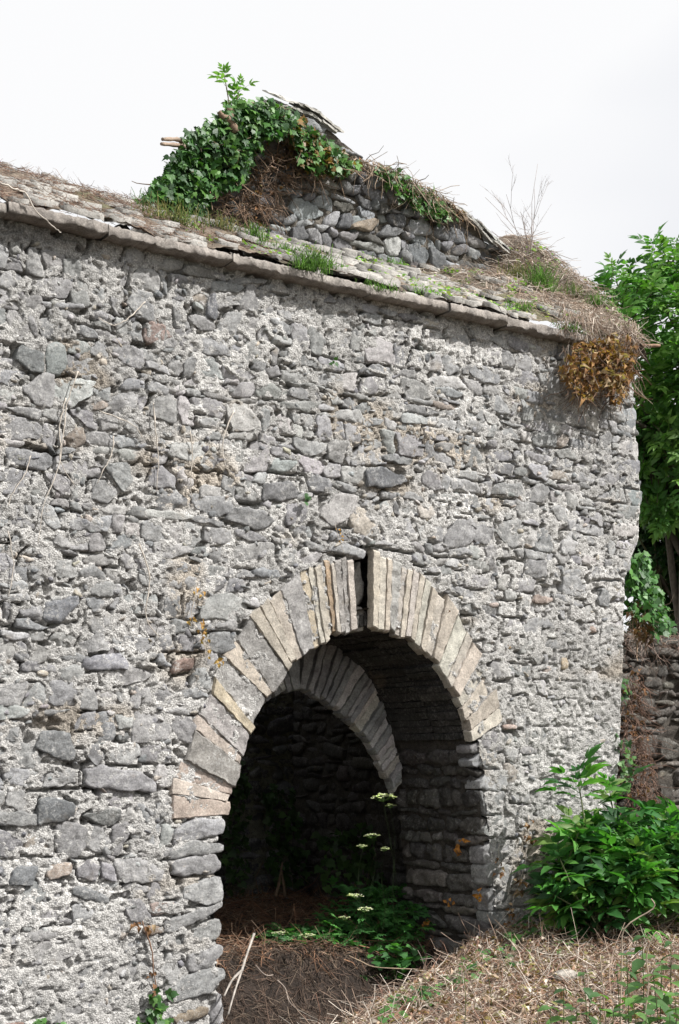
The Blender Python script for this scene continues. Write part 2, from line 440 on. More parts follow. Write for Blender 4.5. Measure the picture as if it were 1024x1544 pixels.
# arch joints, read off the photograph: intrados point, extrados point, tone of the stone that follows
J = [((344,1229),(262,1236),'p'),((344,1208),(262,1198),'t'),((349,1198),(263,1172),'p'),((352,1186),(274,1146),'g'),((361,1152),(290,1098),'t'),((365,1140),(300,1078),'g'),
     ((374,1105),(318,1045),'o'),((382,1095),(322,1020),'g'),((402,1052),(335,990),'t'),((410,1045),(355,965),'g'),
     ((432,1010),(376,932),'t'),((438,1002),(392,918),'w'),((446,995),(405,905),'t'),((454,990),(422,888),'g'),
     ((473,978),(452,862),'o'),((482,972),(464,858),'w'),((489,969),(472,855),'t'),((496,963),(482,849),'t'),((501,955),(487,847),'n'),((506,952),(497,847),'w'),((512,957),(502,844),'g'),
     ((520,956),(513,842),'g'),((527,954),(521,841),'w'),((537,950),(531,840),'x'),((560,944),(560,834),'t'),((568,949),(571,836),'w'),
     ((578,949),(582,840),'t'),((586,950),(590,842),'g'),((596,955),(605,848),'w'),((602,958),(614,852),'t'),
     ((610,960),(622,856),'w'),((618,962),(632,864),'t'),((624,968),(640,871),'w'),((632,976),(650,879),'t'),
     ((640,984),(659,888),'w'),((650,994),(672,901),'t'),((660,1002),(690,925),'w'),((674,1022),(703,952),'w'),
     ((680,1035),(712,966),'t'),((690,1052),(727,985),'w'),((697,1066),(736,1010),'t'),((703,1085),(744,1040),'t'),
     ((707,1102),(750,1068),'w'),((711,1118),(754,1090),None)]
A2 = lambda p: np.array([P(*p)[0], P(*p)[2]])
inn = [A2(j[0]) for j in J]; ext = [A2(j[1]) for j in J]
LJ = [A2(p) for p in ((339,1245),(336,1275),(332,1310),(332,1350),(331,1385),(333,1420),(335,1460),(337,1510),(337,1560),(337,1640))]
RJ = [A2(p) for p in ((715,1140),(722,1160),(722,1200),(728,1250),(732,1300),(735,1340),(740,1385),(750,1425),(752,1470))]
profile = LJ[::-1]+inn+RJ                     # left foot, over the crown, to right foot
prof = np.array(profile)
cen = np.array([7.07, 1.5])
def off(p, r):
    d = p-cen
    if p[1] < 1.45: d = np.array([math.copysign(1, d[0]), 0])
    return p+d/np.linalg.norm(d)*r
hole = [tuple(off(p, .05)) for p in profile]
# open the keystone gap
gi = [i for i, j in enumerate(J) if j[2] == 'x'][0]+len(LJ)
gapq = [A2((541,950)), A2((534,842)), A2((545,822)), A2((561,838)), A2((560,950))]
hole2 = hole[:gi+1]+[tuple(gapq[1]), tuple(gapq[2]), tuple(gapq[3])]+hole[gi+1:]
WX0, WX1, WT = 2.2, 10.23, 5.56
def corner_x(z):   # the corner is worn in below mid-height
    return 10.2+np.interp(z, [0, 1.65, 2.6, 3.4, 3.6, 3.8, 4.2, 5.05, 5.55], [9.95, 10.1, 10.17, 10.2, 10.28, 10.39, 10.42, 10.33, 10.27])-10.2+.0
# --- stones of the front wall
rng = np.random.default_rng(11)
vis = lambda c: c[0] > 3.85 and c[1] > -.42
hand = [('r',[(255,1018),(288,1012),(292,992),(262,994)]),('p',[(68,1326),(106,1322),(108,1298),(72,1302)]),
        ('g',[(338,785),(408,806),(418,772),(352,764)]),('l',[(478,798),(536,792),(536,745),(482,748)]),('g',[(393,758),(450,752),(452,726),(398,728)]),
        ('g',[(66,568),(104,563),(104,514),(68,518)]),('g',[(20,563),(64,566),(66,518),(22,520)]),('p',[(801,913),(832,914),(832,900),(803,898)]),
        ('p',[(734,918),(750,917),(750,909),(734,909)]),('g',[(548,735),(610,738),(612,708),(552,704)]),('g',[(150,700),(180,745),(202,740),(196,700)]),
        ('g',[(788,868),(822,876),(822,848),(792,842)]),('g',[(895,915),(918,916),(918,890),(897,888)]),('g',[(120,1230),(150,1216),(190,1222),(168,1250)]),
        ('g',[(122,1010),(190,1010),(188,985),(126,988)]),('g',[(310,480),(330,488),(324,440),(306,452)]),('p',[(884,955),(898,953),(898,945),(884,946)]),
        ('g',[(52,1245),(112,1236),(114,1210),(60,1200)]),('g',[(108,1360),(162,1366),(164,1340),(110,1336)]),('g',[(50,1146),(112,1150),(116,1105),(60,1100)]),
        ('g',[(125,1186),(235,1195),(233,1168),(130,1150)]),('g',[(10,1345),(46,1340),(60,1302),(16,1308)]),('o',[(842,1010),(852,1012),(854,993),(844,992)]),
        ('b',[(262,1546),(312,1531),(310,1515),(258,1530)]),('b',[(210,1412),(245,1406),(242,1392),(212,1398)]),('r',[(0,1556),(44,1552),(36,1536),(2,1540)]),
        ('l',[(300,750),(330,752),(330,730),(302,728)]),('p',[(756,1100),(776,1102),(776,1094),(757,1092)]),('g',[(60,940),(118,935),(118,900),(66,905)])]
hq = [(k, np.array([A2(p) for p in q])) for k, q in hand]
quo = [[(261,1273),(336,1258),(338,1231),(260,1244)],[(255,1294),(334,1283),(334,1260),(257,1277)],[(258,1320),(330,1315),(331,1287),(256,1298)],
       [(268,1368),(334,1358),(332,1324),(266,1332)],[(249,1407),(333,1378),(333,1361),(246,1388)],[(283,1423),(330,1414),(330,1387),(285,1399)],
       [(282,1465),(335,1452),(335,1427),(280,1430)],[(254,1510),(336,1488),(338,1454),(245,1480)],[(318,1546),(338,1542),(337,1502),(316,1500)],
       [(322,1600),(339,1600),(338,1546),(318,1550)]]
quoR = [[(709,1136),(762,1132),(753,1094),(711,1118)],[(713,1156),(752,1158),(748,1128),(712,1130)],[(722,1190),(764,1192),(762,1160),(721,1160)],[(723,1225),(757,1228),(760,1194),(722,1194)],
        [(728,1262),(778,1262),(774,1230),(725,1230)],[(731,1300),(766,1300),(770,1266),(728,1266)],[(733,1336),(784,1336),(782,1302),(732,1303)],[(737,1372),(772,1370),(774,1340),(734,1340)],
        [(742,1402),(790,1396),(786,1374),(738,1376)],[(746,1432),(780,1426),(782,1400),(743,1404)]]
qq = [np.array([A2(p) for p in q]) for q in quo]; qr = [np.array([A2(p) for p in q]) for q in quoR]
ringpoly = [tuple(p) for p in ext]+[tuple(p) for p in inn[::-1]]
block_polys = [q for _, q in hq]+qq+qr
def free(c, q=None):
    pts = [c]+([] if q is None else [c*.55+p*.45 for p in q])
    for p in pts:
        if inpoly(p[0], p[1], ringpoly) or inpoly(p[0], p[1], hole): return False
        for b in block_polys:
            if inpoly(p[0], p[1], b): return False
    return True
def covf(x, z): return float(np.clip(sst(7.9, 9.8, np.array(x))*sst(3.9, 2.2, np.array(z))+sst(1.0, -.2, np.array(z))*sst(7, 5, np.array(x))*.9, 0, 1))
qs = cells(WX0+.1, 10.1, -.9, WT-.08, (.085, .20), (.11, .33), rng, .0015, .055, lambda x, z: 1+1.0*covf(x, z), 4)
qs = [q for q in qs if free(q.mean(0), q) and q[:, 0].max() < corner_x(q[:, 1].mean())+.0 and q[:, 1].max() < WT]
# --- mortar face
xs = np.r_[np.linspace(WX0, 3.6, 30)[:-1], np.arange(3.6, 10.46, .0115)]; zs = np.r_[np.arange(-1.0, -.5, .05), np.arange(-.5, WT, .0115)]
X, Z = np.meshgrid(xs, zs, indexing='ij')
X = np.minimum(X, corner_x(Z))
cover = sst(7.9, 9.8, X)*sst(3.9, 2.2, Z)+sst(1.0, -.2, Z)*sst(7, 5, X)*.9+.25*np.exp(-((X-7.3)**2+(Z-3.9)**2)/.05)
cover = np.clip(cover, 0, 1)
def mort(X, Z):
    lum = fbm(X*3.0, Z*3.6, 0, 41, 3, .5)
    med = fbm(X*12, Z*12, 0, 42, 4, .62)
    fin = fbm(X*48, Z*52, 0, 43, 2, .6)
    h = .010+.009*lum+.009*med+.004*fin
    pit = vn(X*9, Z*11, 0, 45)*.6+vn(X*20, Z*23, 0, 46)*.4
    h = h-.07*sst(.34, .46, pit)*(1-.75*cover)-.02*sst(.35, .6, vn(X*34, Z*40, 0, 47))*(1-.4*cover)
    return h+.016*cover
D = mort(X, Z)
edge = sst(0, .06, corner_x(Z)-X); Dd = D*edge-.05*(1-edge)
occ = np.zeros(X.shape, bool)
for q in qs+[q for _, q in hq]+qq+qr:
    i0, i1 = np.searchsorted(xs, [q[:, 0].min(), q[:, 0].max()]); j0, j1 = np.searchsorted(zs, [q[:, 1].min(), q[:, 1].max()])
    if i1 > i0 and j1 > j0: occ[i0:i1, j0:j1] |= inpoly(X[i0:i1, j0:j1], Z[i0:i1, j0:j1], q)
below = np.zeros(X.shape, bool)
for k in (1, 2): below[:, :-k] |= occ[:, k:]
below[:-1] |= occ[1:]; below[1:] |= occ[:-1]*(vn(X[1:]*6, Z[1:]*6, 0, 48) > 0); below &= ~occ
gate = sst(-.4, .15, vn(X*5, Z*7, 0, 49))*(1-.75*cover)
D = D-.075*below*gate
ringm = inpoly(X, Z, ringpoly)
D = np.where(ringm, np.minimum(D, -.002+.034*sst(-.05, .6, fbm(X*6, Z*6, 0, 53, 3))+.006*fbm(X*40, Z*40, 0, 54, 2)), D)
Dd = D*edge-.05*(1-edge)
inside = inpoly(X, Z, hole2)
Fm = gridF(len(xs), len(zs)); keep = ~(inside.ravel()[Fm].any(1)); Fm = Fm[keep]
mt = np.array([.62, .605, .58])*(1+.2*fbm(X*1.6, Z*1.6, 0, 51, 4))[..., None]; wr_ = sst(.15, .75, fbm(X*1.1, Z*2.0, 0, 55, 4))[..., None]; mt = mt*(1-.3*wr_*np.array([.55, .8, 1.1]))
mt = mt*(1-.35*sst(5.3, 5.5, Z)[..., None]*(.5+.5*vn(X*3, Z*3, 0, 52)[..., None]))  # darker under the cornice: staining plus cornice shade put into the tint
used = np.zeros(X.size, bool); used[Fm.ravel()] = True; remap = np.cumsum(used)-1
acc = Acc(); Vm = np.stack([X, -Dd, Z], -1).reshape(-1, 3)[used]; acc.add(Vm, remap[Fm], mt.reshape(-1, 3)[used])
# --- the core behind it: extruded outline with the arch cut out
def prism(outline, y0, y1, tint):
    import bmesh
    bm = bmesh.new(); f = [bm.verts.new((p[0], y0, p[1])) for p in outline]; b = [bm.verts.new((p[0], y1, p[1])) for p in outline]
    ff = bm.faces.new(f); bb = bm.faces.new(b[::-1]); n = len(outline)
    for i in range(n): bm.faces.new((f[i], b[i], b[(i+1) % n], f[(i+1) % n]))
    bmesh.ops.triangulate(bm, faces=[ff, bb]); bmesh.ops.recalc_face_normals(bm, faces=bm.faces[:])
    bm.verts.index_update(); V = np.array([v.co[:] for v in bm.verts])
    Q = np.array([[v.index for v in f.verts] for f in bm.faces if len(f.verts) == 4]).reshape(-1, 4)
    T = np.array([[v.index for v in f.verts] for f in bm.faces if len(f.verts) == 3]).reshape(-1, 3)
    bm.free(); acc.add(V, [Q, T], tint)
WD = 1.27
def box(x0, x1, y0, y1, z0, z1, tint):
    V = np.array([(x, y, z) for x in (x0, x1) for y in (y0, y1) for z in (z0, z1)])
    acc.add(V, np.array([[0, 1, 3, 2], [4, 6, 7, 5], [0, 4, 5, 1], [2, 3, 7, 6], [0, 2, 6, 4], [1, 5, 7, 3]]), tint)
box(WX0, 5.62, .1, WD-.01, -1, WT-.03, (.22, .2, .18)); box(8.72, 9.85, .1, WD-.01, -1, WT-.03, (.22, .2, .18)); box(9.851, 10.1, .1, WD-.01, 3.4, WT-.03, (.22, .2, .18)); box(5.621, 8.719, .5, WD-.01, 3.0, WT-.03, (.22, .2, .18))
A_, B_ = np.meshgrid(np.arange(5.5, 8.9, .03), np.arange(-.6, 3.1, .03), indexing='ij'); Fb = gridF(*A_.shape); Fb = Fb[~inpoly(A_, B_, hole).ravel()[Fb].any(1)]
acc.add(np.stack([A_, WD+.0*A_, B_], -1).reshape(-1, 3), Fb[:, ::-1], (.22, .2, .18))
# rough right-hand end of the wall
Yr, Zr = np.meshgrid(np.arange(-.0, WD+.01, .03), np.arange(-.6, WT, .03), indexing='ij')
Xr = corner_x(Zr)-.02+.02*fbm(Yr*9, Zr*9, 0, 61, 4)-.04*sst(.05, 0, Yr)
acc.add(np.stack([Xr, Yr+.03, Zr], -1).reshape(-1, 3), gridF(*Yr.shape), (.5, .47, .42))
# rough reveal and vault lining behind the stones
pl = np.array(profile)
seg = np.r_[0, np.cumsum(np.linalg.norm(np.diff(pl, axis=0), axis=1))]; ss = np.arange(0, seg[-1], .02)
px_, pz_ = np.interp(ss, seg, pl[:, 0]), np.interp(ss, seg, pl[:, 1])
yy = np.arange(.03, WD, .025); SS, YY = np.meshgrid(np.arange(len(ss)), yy, indexing='ij')
nx_ = np.gradient(px_); nz_ = np.gradient(pz_); ln = np.hypot(nx_, nz_); nx_, nz_ = -nz_/ln, nx_/ln     # outward (into masonry) = left of travel
dd = .032+.014*fbm(ss[SS]*9, YY*9, 0, 71, 4, .6)
dd = dd+np.where(np.abs(px_[SS]-P(548,944)[0]) < .09, .12, 0)*(pz_[SS] > 2.2)*(YY < .35)
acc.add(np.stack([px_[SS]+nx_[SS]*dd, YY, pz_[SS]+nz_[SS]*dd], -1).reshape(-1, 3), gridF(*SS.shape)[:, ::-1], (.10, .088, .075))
fw = acc.obj('front_wall', M['mortar'], bld)

rng = np.random.default_rng(12)
def kf(c):
    r = rng.random(); return 'r' if r < .002 else 'b' if r < .010 else 't' if r < .025 and c[0] > 7 else 'l' if r < .08 else 'g'
lay_stones(qs, front, fw, M['stone'], rng, kf, 300, lambda c: rng.uniform(.003, .025)-.006*covf(*c), vis, res=.016, tmix=lambda c: .24+.3*covf(*c))
for k, q in hq: mesh_obj('stone', *stone(q, front, .035 if k != 'l' else .03, rng, res=.018), M['stone'], fw, tint_of(rng, k))
for q in qq+qr: mesh_obj('quoin', *stone((q-q.mean(0))*np.array([1.0, 1.13])+q.mean(0), front, .03 if q[0, 0] < 7 else .012, rng, res=.016, back=.2, tilt=.008, rnd=.2), M['stone'], fw, tint_of(rng, 'g')*.8+np.array([.11, .107, .1]))
# small chips pushed in the joints
acc = Acc()
for i in range(1400):
    c = np.array([rng.uniform(3.7, 10.1), rng.uniform(-.5, 5.45)])
    if not free(c): continue
    a_, b_ = rng.uniform(.012, .045), rng.uniform(.01, .026); an = rng.normal(0, .5)
    q = np.array([[-a_, -b_], [a_, -b_], [a_, b_], [-a_, b_]])+rng.normal(0, .006, (4, 2)); R = np.array([[math.cos(an), -math.sin(an)], [math.sin(an), math.cos(an)]])
    acc.add(*stone(q@R.T+c, front, rng.uniform(.008, .03), rng, res=.02, back=.03, bev=.003, tilt=.01), tint_of(rng, rng.choice(list('ggglt'))))
tag(acc.obj('stone_chips', M['stone'], fw), kind='stuff')
# quoins up the outer corner
z = 5.4
for k in range(40):
    h = rng.uniform(.10, .22); x1 = float(corner_x(np.array(z-h/2)))-.03; wd = rng.uniform(.16, .4)
    if z < 1.0: break
    q = np.array([[x1-wd, z-h], [x1, z-h], [x1, z-.012], [x1-wd, z-.012]])+rng.normal(0, .006, (4, 2))
    mesh_obj('quoin', *stone(q, front, rng.uniform(.0, .02)-.012*covf(x1, z), rng, res=.02, back=.3, rnd=.3), M['stone'], fw, tint_of(rng, rng.choice(list('gggll'))))
    z -= h
# --- voussoirs
rv = np.random.default_rng(5)
for i in range(len(J)-1):
    k = J[i][2]
    if k in ('x', None): continue
    a, b, c_, d_ = inn[i], inn[i+1], ext[i+1], ext[i]
    wd = np.linalg.norm(b-a); gp = min(.0018, .05*wd)
    def sh(p, qo): return p+(qo-p)/np.linalg.norm(qo-p)*gp
    a2, b2, c2, d2 = sh(a, b), sh(b, a), sh(c_, d_), sh(d_, c_)
    rad = (a2-d2)/np.linalg.norm(a2-d2); ja = rv.uniform(-.012, .022); je = rv.uniform(-.03, .03)
    a2, b2 = a2+rad*ja, b2+rad*ja; c2, d2 = c2-rad*je, d2-rad*je
    yf = -rv.uniform(.0, .03)
    q0 = [(p[0], yf, p[1]) for p in (a2, b2, c2, d2)]; yb = rv.uniform(.05, .09)
    q1 = [(p[0], yb, p[1]) for p in (a2, b2, c2, d2)]
    nf = 5 if wd > .12 else 3 if wd > .06 else 2
    V, F = block(q0, q1, rv, (nf+1, 24, 6), .011 if k == 'g' else .007)
    mesh_obj('voussoir', V, F[:, ::-1], M['stone' if k == 'g' else 'slab'], fw, tint_of(rv, k)*(1.2 if k == 'g' else 1)*.68+np.array([.165, .148, .125]))
# stones recessed in the keystone gap
mesh_obj('stone', *stone(np.array([A2(p) for p in ((540,952),(562,950),(561,905),(540,925))]), front, -.1, rv, back=.5, rough=.01, res=.015), M['dark_stone'], fw, (.36, .34, .31))
mesh_obj('stone', *stone(np.array([A2(p) for p in ((538,922),(562,902),(562,842),(545,846))]), front, -.12, rv, back=.5, rough=.01, res=.015), M['dark_stone'], fw, (.33, .315, .29))
# --- vault slabs behind the voussoirs (soffit), and the reveal of the right jamb
arc = np.array(inn); sa = np.r_[0, np.cumsum(np.linalg.norm(np.diff(arc, axis=0), axis=1))]
s_ = 0.0; acc2 = []
while s_ < sa[-1]-.03:
    e_ = s_+rv.uniform(.04, .09)
    for (y0, y1) in ((.09, .5), (.52, WD-.1)):
        y0 += rv.uniform(-.015, .015); a = np.array([np.interp(s_+.004, sa, arc[:, k]) for k in (0, 1)]); b = np.array([np.interp(min(e_, sa[-1])-.004, sa, arc[:, k]) for k in (0, 1)])
        dr = off((a+b)/2, 1)-(a+b)/2; j = rv.uniform(-.02, .015)
        A_, B_, C_, D_ = a+dr*j, b+dr*j, b+dr*.12, a+dr*.12
        V, F = block([(p[0], y0, p[1]) for p in (A_, B_, C_, D_)], [(p[0], y1, p[1]) for p in (A_, B_, C_, D_)], rv, (2, 2, 8), .009)
        mesh_obj('vault_slab', V, F[:, ::-1], M['dark_stone'], fw, tint_of(rv, 'k')*.45)  # soffit shade put into the tint: slabs darkened well below the wall stone
    s_ = e_
rj = np.array(RJ)[::-1]
def jamb(s, t, d): return np.stack([np.interp(t, rj[:, 1], rj[:, 0])-d, -s, t], -1)
qj = []
z = -.35
hs = [.12, .09, .15, .07, .17, .08, .14, .18, .09, .16, .11, .15, .08, .17, .12, .1, .15]
for k, h in enumerate(hs):
    y = .0+rv.uniform(0, .1)
    if z+h > 1.78: break
    while y < WD-.05:
        wd = rv.uniform(.3, .75) if k < 9 else rv.uniform(.15, .4); y2 = min(y+wd, WD)
        if WD-y2 < .12: y2 = WD
        if y2-y > .05: qj.append(np.array([[-y2+.006, z+.006], [-y-.006, z+.006], [-y-.006, z+h-.008], [-y2+.006, z+h-.008]])+rv.normal(0, .009, (4, 2)))
        y = y2
    z += h
for q in qj: mesh_obj('jamb_stone', *stone(q, jamb, rv.uniform(.0, .05) if q[0, 1] < .55 else rv.uniform(-.005, .02), rv, res=.025, back=.1, rough=.02, tilt=.03, bev=.012), M['dark_stone'], fw, tint_of(rv, 'k')*(1.75 if q[0, 1] < .5 else 1.2 if q[0, 1] < 1.0 else .7))  # passage shade put into the tint: stones darker the higher they sit
# --- inner arch ring at the back of the passage
RI = [(432,1042),(452,1040),(472,1047),(490,1058),(510,1073),(530,1092),(548,1112),(562,1132),(576,1155),(586,1176),(593,1196)]
RE = [(438,1022),(470,985),(492,972),(520,990),(545,1018),(560,1045),(573,1075),(583,1102),(592,1135),(597,1160),(601,1188)]
YI = 1.12
B2 = lambda p: np.array([P(p[0], p[1], YI)[0], P(p[0], p[1], YI)[2]])
ri = [B2(p) for p in RI[1:]]; re = [B2(p) for p in RE[1:]]
xc = ri[0][0]-.02
lrx = np.interp
# mirrored left half (hidden from the photograph's side)
ml = lambda p: np.array([2*xc-p[0], p[1]])
ri2 = [ml(p) for p in ri[::-1]]+ri; re2 = [ml(p) for p in re[::-1]]+re
ri2 = np.array(ri2); re2 = np.array(re2); sr = np.r_[0, np.cumsum(np.linalg.norm(np.diff(ri2, axis=0), axis=1))]
s_ = 0
rg = np.random.default_rng(21)
while s_ < sr[-1]-.02:
    e_ = min(s_+rg.uniform(.035, .085), sr[-1])
    f = lambda arr, v: np.array([np.interp(v, sr, arr[:, 0]), np.interp(v, sr, arr[:, 1])])
    a, b, c_, d_ = f(ri2, s_+.003), f(ri2, e_-.003), f(re2, e_-.003), f(re2, s_+.003)
    rr_ = (a-d_)/np.linalg.norm(a-d_); j = rg.uniform(-.015, .02); a = a+rr_*j; b = b+rr_*j; c_ = c_-rr_*.06; d_ = d_-rr_*.06
    y0 = YI-rg.uniform(0, .05)
    V, F = block([(p[0], y0, p[1]) for p in (a, b, c_, d_)], [(p[0], YI+.09, p[1]) for p in (a, b, c_, d_)], rg, (2, 10, 3), .011, .25)
    mesh_obj('inner_voussoir', V, F[:, ::-1], M['stone'], fw, tint_of(rg, rg.choice(list('ggggglw')))*1.1+.12)
    s_ = e_

# --- cornice of stone slabs
ci = tag(link(bpy.data.objects.new('cornice', None), bld, (7, -.1, WT))); ci.empty_display_size = .1
cj = [-260, -130, 0, 152, 335, 545, 662, 750, 872, 962]
for a, b in zip(cj[:-1], cj[1:]):
    x0, x1 = P(a, 400)[0]+.004, min(P(b, 400)[0]-.004, 10.2)
    zb = WT-.012+rg.uniform(-.008, .008); pr = .135+rg.uniform(-.015, .02)
    n_ = int(max(10, (x1-x0)/.022)); q = None
    Xc = np.linspace(x0, x1, n_+1); prof_c = [(.12, 0), (-pr, 0), (-pr-.004, .012), (-pr+.002, .066), (-pr+.01, .074), (-.02, .09), (.12, .11)]
    V = []
    for i, xx in enumerate(Xc):
        ch = .017*float(fbm(np.array([xx*7]), 3., 0, 81, 3)[0])+.012*float(fbm(np.array([xx*30]), 7., 0, 82, 2)[0])
        for k, (yy_, zz_) in enumerate(prof_c):
            V.append((xx, yy_+(ch if k in (1, 2, 3, 4) else 0)+.004*rg.normal(), zb+zz_+(ch*.6 if k == 4 else .012*float(vn(np.array([xx*19]), 2., 0, 83)[0]) if k == 1 else 0)+.004*rg.normal()))
    m_ = len(prof_c); F = gridF(n_+1, m_); Vn = np.array(V)
    caps = [np.array([[0, k, k+1] for k in range(1, m_-1)]), np.array([[n_*m_, n_*m_+k+1, n_*m_+k] for k in range(1, m_-1)])]
    mesh_obj('cornice_slab', Vn, [F[:, ::-1], np.concatenate(caps)], M['slab'], ci, np.array([.33, .295, .265])*rg.uniform(.85, 1.1))

# --- roof over the front range
GY_ = 1.5
def roof_z(x, y):
    z = 5.64+(y+.15)*.53
    heap = .42*sst(9.6, 10.2, x)*sst(0.0, 1.1, y)*sst(10.7, 10.2, x)+.14*sst(8.6, 9.8, x)*sst(-.25, .3, y)
    left = .10*sst(5.5, 4.0, x)*sst(.2, 1.2, y)
    return z+heap+left+.045*fbm(x*2.5, y*2.5, 0, 91, 4)+.05*vn(x*2.1, y*2.1, 0, 94)*sst(8.6, 9.6, x)
xr = np.arange(2.0, 10.44, .03); yr = np.arange(-.09, 1.75, .03)
XR, YR = np.meshgrid(xr, yr, indexing='ij'); ZR = roof_z(XR, YR)+.012*fbm(XR*14, YR*14, 0, 92, 3)
dr = sst(10.28, 10.44, XR); ZR = ZR-.25*dr
moss = sst(.1, .6, fbm(XR*2, YR*3, 0, 93, 4))[..., None]; rt = np.array([.19, .15, .115])*(1-moss*.5)+moss*.5*np.array([.10, .12, .04])
roof = mesh_obj('roof', np.stack([XR, YR, ZR], -1).reshape(-1, 3), gridF(*XR.shape), M['soil'], bld, rt.reshape(-1, 3), True)
rs = np.random.default_rng(31); nsl = 0
for r in range(12):
    y = -.10+r*.135; x = 3.9+rs.uniform(0, .1)
    while x < 9.6:
        wd = rs.uniform(.12, .3); dp = rs.uniform(.14, .24)
        dens = .55 if x < 6.2 else .95 if x < 8.9 else .4
        if rs.random() < dens and nsl < 300:
            cx, cy = x+wd/2, y+dp/2+rs.normal(0, .02); n_ = rs.integers(7, 11)
            an = np.linspace(0, 2*np.pi, n_, endpoint=False)+rs.uniform(0, .6)
            rx = wd/2*rs.uniform(.62, 1.2, n_)*(1/np.maximum(np.abs(np.cos(an)), np.abs(np.sin(an))))**.8; ry = dp/2*rs.uniform(.62, 1.2, n_)*(1/np.maximum(np.abs(np.cos(an)), np.abs(np.sin(an))))**.8
            vx, vy = cx+np.cos(an)*rx, cy+np.sin(an)*ry
            z0 = float(roof_z(np.array(cx), np.array(cy)))+rs.uniform(.005, .03); sl = .53-rs.uniform(.02, .2); th = rs.uniform(.006, .018); tx = rs.normal(0, .05)
            top = np.stack([vx, vy, z0+(vy-cy)*sl+(vx-cx)*tx+th+rs.normal(0, .006, n_)], 1); bot = top-np.array([0, 0, th+.03]); bot[:, :2] = bot[:, :2]*.98+np.array([cx, cy])*.02
            V = np.concatenate([top, bot, [[cx, cy, z0+th]]]); k = np.arange(n_); k2 = (k+1) % n_
            mesh_obj('roof_slab', V, [np.stack([k, k+n_, k2+n_, k2], 1), np.stack([np.full(n_, 2*n_), k, k2], 1)], M['slab'], roof, np.array([.42, .40, .37])*rs.uniform(.6, 1.15)); nsl += 1
        x += wd*.9
# --- gable wall
gp_px = [(232,345),(246,318),(262,285),(285,252),(312,222),(350,192),(415,157),(470,178),(520,214),(560,250),(640,285),(700,326),(745,372),(790,402),(815,440)]
gpoly = [(P(a, b, GY_)[0], P(a, b, GY_)[2]) for a, b in gp_px]; gpoly = [(gpoly[0][0], 6.0)]+gpoly+[(10.2, 6.0)]
gtop = lambda x: np.interp(x, [p[0] for p in gpoly[1:-1]], [p[1] for p in gpoly[1:-1]])
xg = np.arange(6.1, 10.3, .02); vv = np.linspace(0, 1, 90)
XG, VG = np.meshgrid(xg, vv, indexing='ij'); ZG = 5.9+(gtop(XG)-5.9)*VG
DG = -.01+.012*fbm(XG*4, ZG*4, 0, 101, 3)+.02*fbm(XG*14, ZG*18, 0, 102, 3)-.05*sst(.2, .5, vn(XG*9, ZG*15, 0, 103))
acc = Acc(); acc.add(np.stack([XG, GY_-DG, ZG], -1).reshape(-1, 3), gridF(*XG.shape), (.20, .175, .145))
nb = len(gpoly)
pts = gpoly
prism([(p[0], p[1]-.02) for p in gpoly], GY_+.08, GY_+.55, (.2, .18, .15))
gw = acc.obj('gable_wall', M['mortar'], bld)
rgb = np.random.default_rng(41)
gf = lambda s, t, d: np.stack([s, GY_-d, t], -1)
qg = cells(5.6, 10.2, 6.25, 7.9, (.07, .17), (.1, .3), rgb, .004, .06, None, 9)
qg = [q for q in qg if all(p[1] < gtop(p[0])+.0 for p in q) and q[:, 0].max() < 10.2]
lay_stones(qg, gf, gw, M['dark_stone'], rgb, lambda c: rgb.choice(list('dddgggggdk')), 260, (.0, .06), None, res=.018, rough=.009)
mesh_obj('stone', *stone(np.array([(P(a, b, GY_)[0], P(a, b, GY_)[2]) for a, b in ((524,350),(562,352),(566,332),(528,334))]), gf, .09, rgb), M['dark_stone'], gw, (.27, .22, .17))
# coping: thin slabs lying on the slope
def coping(x0, x1, n, lift, tint, over=.12):
    for i in range(n):
        xa = x0+(x1-x0)*i/n; xb = xa+(x1-x0)/n*1.35; za, zb = float(gtop(xa))+lift, float(gtop(xb))+lift
        th = rgb.uniform(.015, .024); zz = rgb.uniform(0, .02)
        yf = GY_-over*.5-rgb.uniform(0, .04); sk = rgb.uniform(.13, .2)
        q0 = [(xa, yf, za+zz-.1), (xb, yf, zb+zz-.11), (xb, yf, zb+zz+th-.11), (xa, yf, za+zz+th-.1)]
        q1 = [(p[0]+.03, yf+.32, p[2]+sk) for p in q0]
        V, F = block(q0, q1, rgb, (6, 2, 5), .01); mesh_obj('coping_slab', V, F[:, ::-1], M['slab'], gw, np.array(tint)*rgb.uniform(.8, 1.1))
coping(P(405,150,GY_)[0], P(498,200,GY_)[0], 5, .08, (.5, .48, .44), .06); coping(P(412,150,GY_)[0], P(508,205,GY_)[0], 5, .13, (.56, .54, .5), .10)
coping(P(520,214,GY_)[0], P(655,290,GY_)[0], 6, .0, (.33, .3, .27), .05)
coping(P(665,305,GY_)[0], P(800,400,GY_)[0], 6, .05, (.52, .5, .46), .14); coping(P(690,320,GY_)[0], P(790,392,GY_)[0], 4, .10, (.55, .55, .52), .12)
